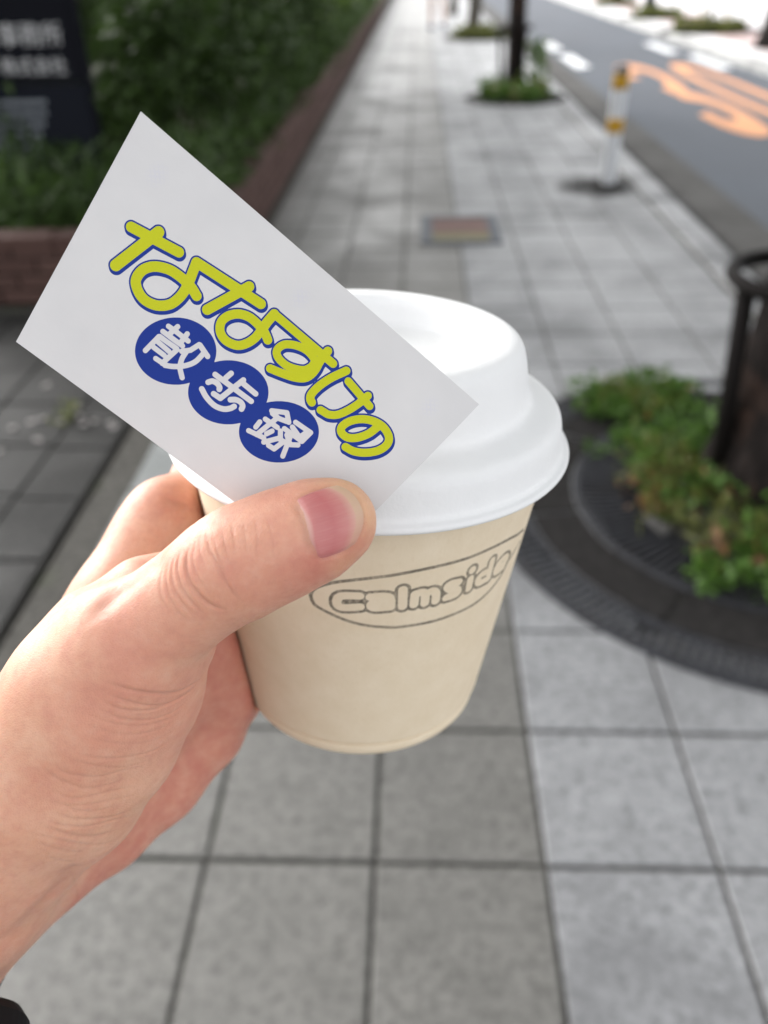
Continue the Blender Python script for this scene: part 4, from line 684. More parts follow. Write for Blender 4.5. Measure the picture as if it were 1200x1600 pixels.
# black bell-base post
bp = empty('bell_post', (5.2, 21.9, 0)); tag(bp, 'black post with a flared bell base across the road', 'post')
M_BLACK = mat('black_paint', (.012, .012, .016), .4, .5)
MB().lathe([(0, 0), (.3, 0), (.3, .06), (.24, .12), (.2, .22), (.12, .34), (.11, .4)], 24).build('base', M_BLACK, bp, smooth=True)
MB().lathe([(.1, .4), (.1, 1.0), (.13, 1.02), (.13, 1.06), (.08, 1.1), (.07, 4.0), (0, 4.05)], 24).build('shaft', M_BLACK, bp, smooth=True)

# ------------------------------------------------------------------ banded bollard
bo = empty('bollard', (1.265, 5.78, 0)); tag(bo, 'white bollard with two yellow bands near the kerb', 'bollard')
M_BW = m_paint('white_bollard', (.55, .56, .58), .3); M_BY = m_paint('yellow_band', (.42, .23, .012), .35)
MB().lathe([(.047, 0), (.047, .69)], 28).build('post', M_BW, bo, smooth=True)
MB().lathe([(0, .715), (.026, .713), (.043, .702), (.0485, .68), (.0485, .665)], 28).build('cap', mat('grey_cap', (.08, .075, .07), .5), bo, smooth=True)
for z in (.58, .33): MB().lathe([(.0474, z), (.0492, z + .002), (.0492, z + .083), (.0474, z + .085)], 28).build('band', M_BY, bo, smooth=True)
MB().lathe([(.09, .012), (.05, .02)], 28).build('foot_ring', M_DUST, bo)
MB().lathe([(.1, .012), (.1, 0)], 28).build('foot_edge', M_DUST, bo)
# dark damp stain round the bollard foot, its own irregular film on the pavers
M_STAIN = mat('damp_stain', (.02, .019, .018), .7, .15)
t = NT(M_STAIN); P = t.coord('Object'); ln = t.n('VectorMath', operation='LENGTH'); t.l(P, ln.inputs[0])
n_ = t.noise(6, 5, .65, P); al = t.rng(t.math('ADD', ln.outputs['Value'], t.math('MULTIPLY', t.math('SUBTRACT', n_, .5), .35)), .10, .36, .95, 0, True)
t.l(al, t.b.inputs['Alpha'])
MB().lathe([(0, 0), (.25, 0), (.5, 0)], 40).build('stain', M_STAIN, bo, (-.06, -.02, .0045))

# white post far up on the left
wp = empty('white_post', (-1.5, 27.5, 0)); tag(wp, 'white post at the far end of the planter wall', 'post')
MB().box((0, 0, .9), (.4, .12, 1.8), bev=.01).build('panel', mat('white_board', (.7, .72, .75), .5), wp)
MB().box((0, 0, .04), (.5, .3, .08), bev=.01).build('foot', M_CONC, wp)

# ------------------------------------------------------------------ petals scattered on the dark paving
pr = random.Random(5)
pme = []
for k in range(4):
    n = 7; V = [(0, 0, .004)]; 
    for i in range(n):
        a = 2 * math.pi * i / n; q = .016 * pr.uniform(.6, 1.2); V.append((q * math.cos(a), q * math.sin(a), pr.uniform(0, .004)))
    pme.append(mesh('petal', V, [(0, 1 + i, 1 + (i + 1) % n) for i in range(n)], M_PETAL))
PET = [(-1.40, 2.76), (-1.39, 2.43), (-1.31, 2.49), (-1.24, 2.47), (-1.15, 2.45), (-1.12, 2.47), (-1.04, 2.43), (-1.37, 2.27), (-1.27, 2.34), (-1.10, 2.60), (-1.18, 2.50), (-1.06, 2.46), (-1.34, 2.47), (-1.45, 2.33), (-1.22, 2.58)]
for i, (x, y) in enumerate(PET):
    o = link('petal', pme[i % 4], None, (x, y, .003), (0, 0, i)); o.scale = (1, 1, 1)
    tag(o, 'pale fallen petal on the dark paving left of the card', 'petal', 'petals scattered on the dark paving')
wd = link('weed_sprig', leaf_cloud(0, np.stack([NPR.normal(-1.22, .02, 40), NPR.normal(2.5, .03, 40), NPR.uniform(.0, .05, 40)], 1), .035, 3, M_GRASS, 'weed_sprig', -.5))
wd['kind'] = 'stuff'

# ------------------------------------------------------------------ distant walker
def skin_body(name, V, E, R, m, parent, lv=2):
    me = bpy.data.meshes.new(name); me.from_pydata(V, E, []); o = bpy.data.objects.new(name, me); COL.objects.link(o)
    md = o.modifiers.new('s', 'SKIN')
    for i, r in enumerate(R): me.skin_vertices[0].data[i].radius = (r, r) if not isinstance(r, tuple) else r
    me.skin_vertices[0].data[0].use_root = True
    s = o.modifiers.new('d', 'SUBSURF'); s.levels = s.render_levels = lv
    dg = bpy.context.evaluated_depsgraph_get(); m2 = bpy.data.meshes.new_from_object(o.evaluated_get(dg)); bpy.data.objects.remove(o)
    m2.materials.clear(); m2.materials.append(m); m2.polygons.foreach_set('use_smooth', np.ones(len(m2.polygons), bool))
    return link(name, m2, parent)
M_SKIN0 = mat('walker_skin', (.55, .36, .28), .6)
M_NAVY = mat('navy_cloth', (.03, .035, .07), .9); M_SHIRT = mat('light_shirt', (.5, .5, .52), .9); M_SHOE = mat('blue_grey_shoe', (.12, .14, .2), .7); M_HAIR = mat('black_hair', (.012, .01, .009), .5)
pe = empty('person', (.36, 19.0, 0), math.radians(8)); tag(pe, 'walker in navy shorts and a light shirt far up the pavement', 'person')
V = [(0, 0, .92), (0, .01, 1.12), (0, .02, 1.34), (0, .01, 1.46), (0, 0, 1.55), (0, -.01, 1.63),
     (-.09, 0, .86), (-.1, .07, .48), (-.1, -.02, .1), (-.1, .1, .04), (.09, 0, .86), (.1, -.1, .5), (.1, -.32, .16), (.1, -.22, .06),
     (-.2, .02, 1.4), (-.25, -.03, 1.12), (-.24, .06, .9), (-.24, .09, .82), (.2, .02, 1.4), (.25, .06, 1.12), (.24, .16, .92), (.24, .19, .84)]
E_ = [(0, 1), (1, 2), (2, 3), (3, 4), (4, 5), (0, 6), (6, 7), (7, 8), (8, 9), (0, 10), (10, 11), (11, 12), (12, 13), (2, 14), (14, 15), (15, 16), (16, 17), (2, 18), (18, 19), (19, 20), (20, 21)]
R_ = [.13, .12, .14, .055, .09, .085, .085, .055, .038, .035, .085, .055, .038, .035, .055, .042, .032, .03, .055, .042, .032, .03]
skin_body('body', V, E_, R_, M_SKIN0, pe)
skin_body('shorts', [(0, 0, .95), (-.09, 0, .86), (-.1, .05, .6), (.09, 0, .86), (.1, -.06, .6), (0, 0, 1.04)], [(0, 1), (1, 2), (0, 3), (3, 4), (0, 5)], [.15, .11, .095, .11, .095, .14], M_NAVY, pe)
skin_body('shirt', [(0, 0, 1.02), (0, .01, 1.15), (0, .02, 1.34), (-.2, .02, 1.4), (-.24, -.02, 1.2), (.2, .02, 1.4), (.24, .05, 1.2), (0, .01, 1.44)], [(0, 1), (1, 2), (2, 3), (3, 4), (2, 5), (5, 6), (2, 7)], [.15, .14, .155, .07, .06, .07, .06, .07], M_SHIRT, pe)
skin_body('hair', [(0, -.03, 1.6), (0, -.02, 1.68)], [(0, 1)], [.09, .085], M_HAIR, pe)
for sx, y, z in ((-.1, .05, .04), (.1, -.27, .08)):
    MB().box((sx, y, z), (.085, .27, .08), bev=.02).build('shoe', M_SHOE, pe)

# ------------------------------------------------------------------ paper cup and lid
CB = BAKE['cup']; CO = np.array(CB['O']); CAX = np.array(CB['ax']); CE1 = np.array(CB['e1']); CE2 = np.array(CB['e2'])
RB, HH, RC, RT, HT, RS, HS = CB['v']; SB = CB['S']
def rz(z): return RB + (RC - RB) * (z + HH) / (HH - .003)
cupM = Matrix(((*[0] * 4,),) * 4)
cupM = Matrix([[CE1[i], CE2[i], CAX[i], CO[i]] for i in range(3)] + [[0, 0, 0, 1]])
M_CUP = mat('kraft_paper', (.52, .43, .30), .85, .25)
t = NT(M_CUP); co = t.coord('Object')
n1 = t.noise(900, 4, .6, co); n2 = t.noise(140, 4, .6, co); n3 = t.noise(2600, 2, .5, co)
c = t.mix(t.rng(n2, .3, .7), (.71, .595, .435), (.755, .645, .49)); c = t.mix(t.rng(n1, .55, .75, 0, .35), c, (.66, .53, .36)); c = t.mix(t.rng(n3, .3, .22, 0, .3), c, (.8, .7, .52))
ink = t.rng(t.attr('ink')['Fac'], -.06, .07, 1, 0, True)
grain = t.rng(t.noise(1500, 4, .7, co), .32, .56, .55, 1.0)
wear = t.rng(t.noise(95, 3, .6, co), .3, .65, .75, 1.0)
t.color(t.mix(t.math('MULTIPLY', ink, t.math('MULTIPLY', grain, t.math('MULTIPLY', wear, 1.0))), c, (.12, .104, .082)))
t.normal(t.bump(t.math('ADD', n1, t.math('MULTIPLY', n2, .8)), .22, .0004))
cup = empty('paper_cup'); cup.matrix_world = cupM; tag(cup, 'small kraft paper coffee cup with a stamped calmside logo, held in the hand', 'cup')
th = np.concatenate([np.linspace(-1.90, -.50, 300), np.linspace(-.50, 2 * math.pi - 1.90, 120)[1:-1]])
zz = np.concatenate([np.linspace(-.0005, -.0125, 8), np.linspace(-.0128, -.031, 105), np.linspace(-.0325, -HH + .0046, 24)])
T_, Z_ = np.meshgrid(th, zz, indexing='ij')
arc = T_.copy(); arc[arc > math.pi] -= 2 * math.pi
XY = np.stack([arc.ravel() * rz(-.02) * 1e3, Z_.ravel() * 1e3], 1)
BAKE['letters'] = BAKE['letters'][:-5] + [[(-37.3, -17.5), (-37.25, -17.8)], [(-37.2, -20.2), (-37.0, -23.2)], [(-31.0, -17.6), (-30.7, -23.1)]] + [crv(p_, 5).tolist() for p_ in (
    [(-31.4, -20.6), (-33.4, -20.4), (-34.4, -21.1), (-34.4, -22.3), (-33.4, -23.0), (-31.2, -23.0)],
    [(-27.4, -21.5), (-24.0, -21.4), (-24.1, -20.2), (-25.7, -19.4), (-27.7, -20.0), (-28.3, -21.4), (-27.5, -22.7), (-24.1, -22.9)])]
ld = seg_dist(XY, BAKE['letters'], [.13] * (len(BAKE['letters']) - 5) + [.04] * 5)
od = seg_dist(XY, BAKE['oval'] + [crv([BAKE['oval'][0][-1], (-18.3, -15.7), (-15.6, -17.4), (-16.6, -19.4), (-19.6, -21.0), BAKE['oval'][1][-1]], 5).tolist()])
inkd = np.minimum(np.abs(ld - 1.30) - .37, np.abs(od) - .42)
rr_ = rz(Z_)
V = np.stack([rr_ * np.cos(T_), rr_ * np.sin(T_), Z_], -1).reshape(-1, 3)
nt, nz = len(th), len(zz)
I = np.arange(nt * nz).reshape(nt, nz); J = np.roll(I, -1, 0)
Fq = np.stack([I[:, :-1], I[:, 1:], J[:, 1:], J[:, :-1]], -1).reshape(-1, 4)[:, ::-1]
me = mesh('cup_wall', V, Fq.copy(), M_CUP, True); fattr(me, 'ink', inkd); link('cup_wall', me, cup)
rb2 = rz(-HH + .0046)
bb = MB().lathe([(rb2, -HH + .0046), (rb2 - .0006, -HH + .0044), (rb2 - .0024, -HH + .0043), (rb2 - .0026, -HH + .0034), (rb2 - .0009, -HH + .0031), (rb2 - .0006, -HH + .0026), (rb2 - .0009, -HH + .0002), (rb2 - .0014, -HH - .0006), (rb2 - .0022, -HH - .0009), (rb2 - .0032, -HH - .0005), (rb2 - .0036, -HH + .006), (0, -HH + .0065)], 160)
me = bb.me('cup_base', M_CUP, True); fattr(me, 'ink', np.full(len(me.vertices), 9.)); link('cup_base', me, cup)

M_LID = mat('white_pulp', (.88, .885, .89), .7, .3)
t = NT(M_LID); co = t.coord('Object'); n1 = t.noise(700, 4, .6, co); n2 = t.noise(160, 4, .6, co)
t.normal(t.bump(t.math('ADD', n1, t.math('MULTIPLY', n2, 2.2)), .2, .0005)); t.color(t.mix(t.rng(n2, .4, .75, 0, .35), (.775, .775, .775), (.745, .745, .748)))
lid = empty('cup_lid'); lid.matrix_world = cupM; tag(lid, 'domed white moulded pulp lid pressed on the paper cup', 'cup lid')
prof = [(RC + .0006, -.003), (RC + .0012, -.0012), (SB - .0008, -.0011), (SB - .0001, -.0007), (SB + .0001, -.0001), (SB - .0003, .0005), (SB - .0012, .0008), (.0461, .0011), (.0457, .0016), (.0455, .003), (.0452, .0060), (.0448, .0078), (.0440, .0090), (.0428, .0097), (.0405, .0104), (.0385, .0110), (.0374, .0117), (.0368, .0128), (.0364, .0145), (.0357, .0185), (.0349, .0218), (.0341, .0236), (.0330, .0247), (.0315, .0252), (.0295, .0253), (.0275, .0252), (.0265, .0250), (.0259, .0245), (.0255, .0230), (.0251, .0205), (.0244, .0192), (.0228, .0186), (.012, .0185), (0, .0185)]
prof = [tuple(p) for p in crv(prof, 3)]
link('shell', MB().lathe(prof, 160).me('shell', M_LID, True), lid)
for i, (ch, a) in enumerate(zip('SLAE', (-48, -33, -18, -2))):
    r_ = .0198; an = math.radians(a)
    q = text(ch, .0042, 'embossed_letter', M_LID, lid, (r_ * math.cos(an), r_ * math.sin(an), .0186), (0, 0, an + math.pi / 2 + .2), .00018, 'CENTER')

# ------------------------------------------------------------------ printed card
cf = [np.array(v) for v in BAKE['card_frame']]
cardM = Matrix([[cf[1][i], cf[2][i], cf[3][i], cf[0][i]] for i in range(3)] + [[0, 0, 0, 1]])
TLc, TRc, BRc, BLc = [np.array(c) for c in BAKE['corners']]
nu, nv = 560, 335
U_, V_ = np.meshgrid(np.linspace(0, 1, nu), np.linspace(0, 1, nv), indexing='ij')
Pc = ((1 - U_) * (1 - V_))[..., None] * TLc + (U_ * (1 - V_))[..., None] * TRc + (U_ * V_)[..., None] * BRc + ((1 - U_) * V_)[..., None] * BLc
X = Pc.reshape(-1, 2)
yd = seg_dist(X, [p for _, p in BAKE['yellow']], [w for w, _ in BAKE['yellow']])
sh = np.array(BAKE['shift'])
bl = np.minimum.reduce([seg_dist(X - sh * k, [p for _, p in BAKE['yellow']], [w + .30 for w, _ in BAKE['yellow']]) for k in (0, .5, 1)])
wd_ = seg_dist(X, [p for _, p in BAKE['white']], [w for w, _ in BAKE['white']])
for cc in BAKE['circles']:
    c_ = np.array(cc); ctr = c_.mean(0); ang = np.arctan2(*(c_ - ctr).T[::-1]); rad = np.hypot(*(c_ - ctr).T); k = np.argsort(ang); ang, rad = ang[k], rad[k]
    q = X - ctr; a_ = np.arctan2(q[:, 1], q[:, 0]); R2 = np.interp(a_, np.concatenate([ang - 2 * math.pi, ang, ang + 2 * math.pi]), np.tile(rad, 3))
    bl = np.minimum(bl, np.hypot(*q.T) - R2)
M_CARD = mat('printed_card', (.78, .78, .79), .55, .2)
t = NT(M_CARD); co = t.coord('Object'); n1 = t.noise(600, 3, .6, co); n2 = t.noise(70, 3, .6, co)
def edge(nm): return t.rng(t.attr(nm)['Fac'], -.03, .03, 1, 0)
c = t.mix(t.rng(n2, .3, .7), (.63, .618, .618), (.595, .585, .588))
c = t.mix(t.rng(t.attr('ghost')['Fac'], 0, 1, 0, .14), c, (.45, .45, .7))
c = t.mix(edge('blue'), c, (.007, .03, .235)); c = t.mix(edge('yellow'), c, (.50, .52, .012)); c = t.mix(edge('white'), c, (.60, .59, .60))
t.color(c); t.normal(t.bump(n1, .08, .0003))
W3 = np.concatenate([X * 1e-3, np.zeros((len(X), 1))], 1)
# gentle bow of the held card
W3[:, 2] = (-.0007 * (1 - ((U_ - .5) * 2) ** 2) - .0016 * np.clip((U_ * 78 - V_ * 42 - 60) / 18, 0, 1) ** 2).ravel()
I = np.arange(nu * nv).reshape(nu, nv)
Fq = np.stack([I[:-1, :-1], I[:-1, 1:], I[1:, 1:], I[1:, :-1]], -1).reshape(-1, 4)
nfront = len(X)
loop = np.concatenate([I[:, 0], I[-1, 1:], I[-2::-1, -1], I[0, -2:0:-1]])
back = W3[loop].copy(); back[:, 2] -= .00042
Vc = np.vstack([W3, W3[loop], back, [W3[I[i, j]] - np.array([0, 0, .00042]) for i in range(0, nu, 43) for j in (0, nv - 1)]])
L_ = len(loop); k = np.arange(L_); k2 = (k + 1) % L_
Fs_ = np.stack([nfront + k, nfront + k2, nfront + L_ + k2, nfront + L_ + k], -1)[:, ::-1]
b0 = nfront + 2 * L_; nb = len(range(0, nu, 43))
Fb = np.array([[b0 + 2 * i, b0 + 2 * i + 2, b0 + 2 * i + 3, b0 + 2 * i + 1] for i in range(nb - 1)])
me = mesh('business_card', Vc, np.vstack([Fq, Fs_, Fb]), M_CARD)
pad = np.full(len(Vc) - nfront, 9.)
fattr(me, 'yellow', np.concatenate([yd, pad])); fattr(me, 'blue', np.concatenate([bl, pad])); fattr(me, 'white', np.concatenate([wd_, pad]))
gh = np.zeros(len(Vc))
for (gx, gy, gr_) in ((8.5, -6.5, 2.2), (71.5, -6.2, 2.0), (41, -6.5, 2.0)):
    dd = np.hypot(X[:, 0] - gx, (X[:, 1] - gy) * .8); gh[:nfront] += np.clip(1 - dd / gr_, 0, 1) * (np.sin(X[:, 0] * 5) * np.sin(X[:, 1] * 6 + X[:, 0]) > -.2)
fattr(me, 'ghost', gh)
card = link('business_card', me); card.matrix_world = cardM
tag(card, 'white card printed with yellow and blue Japanese lettering, pinched under the thumb', 'card')

# ------------------------------------------------------------------ the hand
def cf_pt(px, py, d):            # camera-frame metres (right, up, depth)
    return np.array([(px - 600) / FPX * d, -(py - 800) / FPX * d, d])
CAMB = np.stack([CR, CU, CF], 0)
def to_cf(P): return (np.asarray(P) - CC) @ CAMB.T
def to_w(P): return np.asarray(P) @ CAMB + CC
O_cf = to_cf(CO); ax_cf = CAMB @ CAX; e1_cf = CAMB @ CE1; e2_cf = CAMB @ CE2
def cyl(deg, z, off):            # a point off the cup wall, camera frame
    a = math.radians(deg); r = float(rz(z)) + off
    return O_cf + ax_cf * z + r * (math.cos(a) * e1_cf + math.sin(a) * e2_cf)
P_ = cf_pt
# chains of (point, radius); group A: palm, fingers, wrist; group B: thumb
GA, GB = [], []
def chain(G, L, k=.006): G.append((L, k))
idx_mcp = P_(256, 812, .196)
chain(GA, [(P_(-72, 1318, .178), .0175), (P_(82, 1138, .182), .0146), (P_(196, 942, .190), .0114), (P_(246, 842, .196), .0092), (P_(262, 808, .198), .0092), (P_(312, 783, .208), .0088), (cyl(152, -.0185, .0094), .0088), (cyl(132, -.018, .0094), .0086), (cyl(112, -.018, .0086), .0080), (cyl(92, -.019, .0078), .0074), (cyl(80, -.020, .0074), .0066)], .007)
def finger(mz, z, a0, a1, a2, a3, r, mang=196, moff=.013):
    m = cyl(mang, mz, moff)
    chain(GA, [(P_(-70, 1330, .195), .016), (m, r + .0022), (cyl(a0, (mz + z) / 2, r + .001), r + .001), (cyl(a1, z, r), r), (cyl(a2, z, r - .0008), r - .001), (cyl(a3, z - .001, r - .002), r - .002)], .007)
    return m
m2 = finger(-.030, -.037, 165, 135, 105, 82, .0088, 198)
m3 = finger(-.047, -.053, 168, 138, 110, 90, .0083, 200)
m4 = finger(-.062, -.066, 172, 148, 122, 104, .0072, 204, .012)
# palm: ulnar (little finger) side and heel
chain(GA, [(P_(338, 1084, .226), .0110), (P_(308, 1130, .226), .0130), (P_(236, 1206, .221), .0140), (P_(152, 1278, .213), .0138), (P_(72, 1330, .204), .0136), (P_(0, 1390, .198), .0140)], .005)
chain(GA, [(P_(300, 1010, .212), .009), (P_(222, 1095, .208), .013), (P_(110, 1215, .202), .017), (P_(-10, 1320, .192), .019)], .008)
chain(GA, [(P_(322, 985, .212), .0125), (P_(352, 1066, .222), .0120)], .005)
# wrist and forearm
chain(GA, [(P_(0, 1300, .176), .0180), (P_(-68, 1385, .178), .0185), (P_(-152, 1490, .180), .0205), (P_(-330, 1740, .190), .0240), (P_(-560, 2020, .200), .0280)], .010)
chain(GA, [(P_(-8, 1330, .200), .0165), (P_(-78, 1408, .203), .0180), (P_(-158, 1510, .206), .0205), (P_(-330, 1750, .214), .0240), (P_(-560, 2030, .222), .0280)], .010)
# thumb
chain(GB, [(P_(-40, 1320, .168), .0170), (P_(58, 1200, .164), .0172), (P_(140, 1080, .159), .0150), (P_(198, 1010, .1545), .0121), (P_(286, 942, .1495), .0089), (P_(345, 897, .1465), .0091), (P_(390, 872, .1448), .0093), (P_(450, 846, .1434), .0088), (P_(505, 822, .1426), .0079), (P_(527, 813, .1424), .0065)], .003)
# thenar pad
chain(GB, [(P_(262, 998, .160), .0095), (P_(212, 1075, .166), .0130), (P_(166, 1150, .170), .0145), (P_(110, 1235, .173), .0145), (P_(48, 1302, .175), .0135)], .005)
# web of skin between thumb and index
chain(GB, [(P_(170, 985, .168), .0110), (P_(225, 925, .172), .0070), (P_(262, 893, .176), .0045)], .007)

def smin(a, b, k):
    h = np.maximum(k - np.abs(a - b), 0) / k
    return np.minimum(a, b) - h * h * k * .25
def cone(X, a, b, ra, rb_):
    ab = b - a; t = np.clip(((X - a) @ ab) / (ab @ ab), 0, 1)
    return np.linalg.norm(X - a - t[..., None] * ab, axis=-1) - (ra + (rb_ - ra) * t)
def field(X):
    X = X.astype(np.float32)
    def grp(G):
        D = None
        for L, k in G:
            d = None
            for (a, ra), (b, rb_) in zip(L[:-1], L[1:]):
                q = cone(X, a.astype(np.float32), b.astype(np.float32), ra, rb_)
                d = q if d is None else smin(d, q, .004)
            D = d if D is None else smin(D, d, k)
        return D
    D = smin(grp(GA), grp(GB), .0040)
    # keep clear of the cup and the lid
    q = X - O_cf; z = q @ ax_cf; r = np.linalg.norm(q - z[..., None] * ax_cf, axis=-1)
    wall = np.maximum(r - (RB + (RC - RB) * np.clip((z + HH) / HH, -.2, 1)), np.maximum(-HH - z, z)) 
    lidd = np.maximum(r - SB, np.abs(z - .009) - .0102)
    obs = np.minimum(wall, lidd) - .0002
    h = np.maximum(.003 - np.abs(D + obs), 0) / .003
    return np.maximum(D, -obs) + h * h * .003 * .25

def surface_nets(lo, hi, h):
    n = np.ceil((hi - lo) / h).astype(int) + 1
    D = np.empty(n, np.float32)
    B = 12; nb = -(-n // B)
    gc = [lo[k] + h * (np.arange(nb[k]) * B + (B - 1) / 2) for k in range(3)]
    Dc = field(np.stack(np.meshgrid(*gc, indexing='ij'), -1))
    for i, j, k in np.ndindex(*nb):
        s = tuple(slice(q * B, min((q + 1) * B, n[a_])) for a_, q in enumerate((i, j, k)))
        if abs(Dc[i, j, k]) > h * B * .9 + .004: D[s] = Dc[i, j, k]; continue
        ax_ = [lo[a_] + h * np.arange(s[a_].start, s[a_].stop) for a_ in range(3)]
        D[s] = field(np.stack(np.meshgrid(*ax_, indexing='ij'), -1))
    S = D < 0
    c = [(i, j, k) for i in (0, 1) for j in (0, 1) for k in (0, 1)]
    def cut(A, o): return A[o[0]:n[0] - 1 + o[0], o[1]:n[1] - 1 + o[1], o[2]:n[2] - 1 + o[2]]
    cnt = sum(cut(S, o).astype(np.int8) for o in c)
    cells = np.argwhere((cnt > 0) & (cnt < 8))
    vid = -np.ones(n - 1, np.int64); vid[tuple(cells.T)] = np.arange(len(cells))
    acc = np.zeros((len(cells), 3)); num = np.zeros(len(cells))
    for a in c:
        for axis in range(3):
            if a[axis]: continue
            b = list(a); b[axis] = 1
            da = D[tuple((cells + a).T)]; db = D[tuple((cells + b).T)]
            m = (da < 0) != (db < 0)
            t_ = np.where(m, da / np.where(m, da - db, 1), 0)
            p = np.array(a) + np.zeros((len(cells), 3)); p[:, axis] += t_
            acc += p * m[:, None]; num += m
    V = lo + h * (cells + acc / num[:, None])
    Q = []
    for axis in range(3):
        u, v = (axis + 1) % 3, (axis + 2) % 3
        sl0 = [slice(None)] * 3; sl1 = [slice(None)] * 3; sl0[axis] = slice(0, -1); sl1[axis] = slice(1, None)
        A, B = S[tuple(sl0)], S[tuple(sl1)]
        E = np.argwhere(A != B); E = E[(E[:, u] > 0) & (E[:, v] > 0) & (E[:, u] < n[u] - 1) & (E[:, v] < n[v] - 1)]
        neg = A[tuple(E.T)]
        def at_(du, dv):
            F_ = E.copy(); F_[:, u] -= du; F_[:, v] -= dv; return vid[tuple(F_.T)]
        q = np.stack([at_(1, 1), at_(0, 1), at_(0, 0), at_(1, 0)], 1)
        q[~neg] = q[~neg][:, ::-1]; Q.append(q)
    return V, np.vstack(Q)

allp = np.array([p for G in (GA, GB) for L, _ in G for p, _ in L])
lo = allp.min(0) - .012; hi = allp.max(0) + .012
HV, HF = surface_nets(lo, hi, .00125)
HF = HF[:, ::-1]

# --- refine: two rounds of subdivision, then creases pressed into the skin
hm = mesh('hand_cage', to_w(HV), HF.copy())
ho = bpy.data.objects.new('hand_cage', hm); COL.objects.link(ho)
md = ho.modifiers.new('s', 'SMOOTH'); md.factor = .5; md.iterations = 3
md = ho.modifiers.new('d', 'SUBSURF'); md.levels = md.render_levels = 2
dg = bpy.context.evaluated_depsgraph_get()
me = bpy.data.meshes.new_from_object(ho.evaluated_get(dg))
bpy.data.objects.remove(ho)
me.name = 'hand'
nV = len(me.vertices)
W = np.empty(nV * 3); me.vertices.foreach_get('co', W); W = W.reshape(-1, 3)
Nn = np.empty(nV * 3); me.vertices.foreach_get('normal', Nn); Nn = Nn.reshape(-1, 3)
Xc = to_cf(W)
bvh = BVHTree.FromPolygons([tuple(v) for v in to_w(HV)], HF.tolist())
def onskin(px, py):
    d = CF + CR * (px - 600) / FPX - CU * (py - 800) / FPX
    hit = bvh.ray_cast(Vector(CC), Vector(d / np.linalg.norm(d)))
    return None if hit[0] is None else np.array(hit[0])
def press(poly, depth, width, n=8):
    """press a crease along a line that lies on the skin"""
    global W
    pts = [onskin(*p) for p in crv(poly, n)]
    pts = [p for p in pts if p is not None]
    if len(pts) < 2: return
    P = np.array(pts)
    lo_, hi_ = P.min(0) - width * 4, P.max(0) + width * 4
    s = np.where((W > lo_).all(1) & (W < hi_).all(1))[0]
    if not len(s): return
    Y = W[s]; d = np.full(len(s), 9.); tt = np.zeros(len(s))
    for i, (a, b) in enumerate(zip(P[:-1], P[1:])):
        ab = b - a; t_ = np.clip(((Y - a) @ ab) / (ab @ ab + 1e-15), 0, 1); q = np.linalg.norm(Y - a - t_[:, None] * ab, axis=1)
        k_ = q < d; d[k_] = q[k_]; tt[k_] = (i + t_[k_]) / (len(P) - 1)
    w = np.exp(-(d / width) ** 2) * np.clip(np.minimum(tt, 1 - tt) * 5, 0, 1)
    W[s] -= Nn[s] * (w * depth)[:, None]
    CRE[s] = np.maximum(CRE[s], w * min(1, abs(depth) / .00025)) if depth > 0 else CRE[s]
CRE = np.zeros(nV)
J = lambda s, ox, oy, L: [(ox + x / s, oy + y / s) for x, y in L]
zA = lambda L: J(1200 / 440, 200, 720, L)      # thumb close-up
zB = lambda L: J(3.2, 0, 1000, L)              # wrist close-up
for L, dp, wd in [
    ([(330, 290), (345, 370), (385, 450), (430, 540), (490, 610)], .00022, .00035),
    ([(355, 310), (380, 390), (400, 450), (420, 520), (450, 575)], .00016, .0003),
    ([(262, 360), (245, 430), (260, 510), (300, 570), (360, 620), (430, 640)], .00038, .0005),
    ([(290, 330), (275, 420), (300, 500), (350, 570)], .00016, .0003),
    ([(310, 310), (305, 380), (330, 460)], .00012, .0003),
    ([(225, 370), (208, 450), (225, 530), (270, 600), (330, 660)], .00026, .0004),
    ([(205, 385), (185, 460), (195, 540), (235, 610), (290, 670)], .00022, .0004),
    ([(180, 410), (160, 480), (170, 560), (210, 640), (270, 690)], .00018, .0004),
    ([(155, 430), (135, 510), (145, 590), (190, 660)], .00014, .0004),
    ([(440, 260), (450, 330), (455, 400)], .0001, .0003), ([(490, 250), (500, 330), (505, 400)], .0001, .0003),
    ([(540, 240), (550, 320), (548, 420)], .0001, .0003), ([(590, 230), (615, 330), (620, 420)], .0001, .0003),
    ([(400, 280), (410, 350), (430, 420), (460, 480)], .0001, .0003)]:
    press(zA(L), dp * .9, wd * .85)
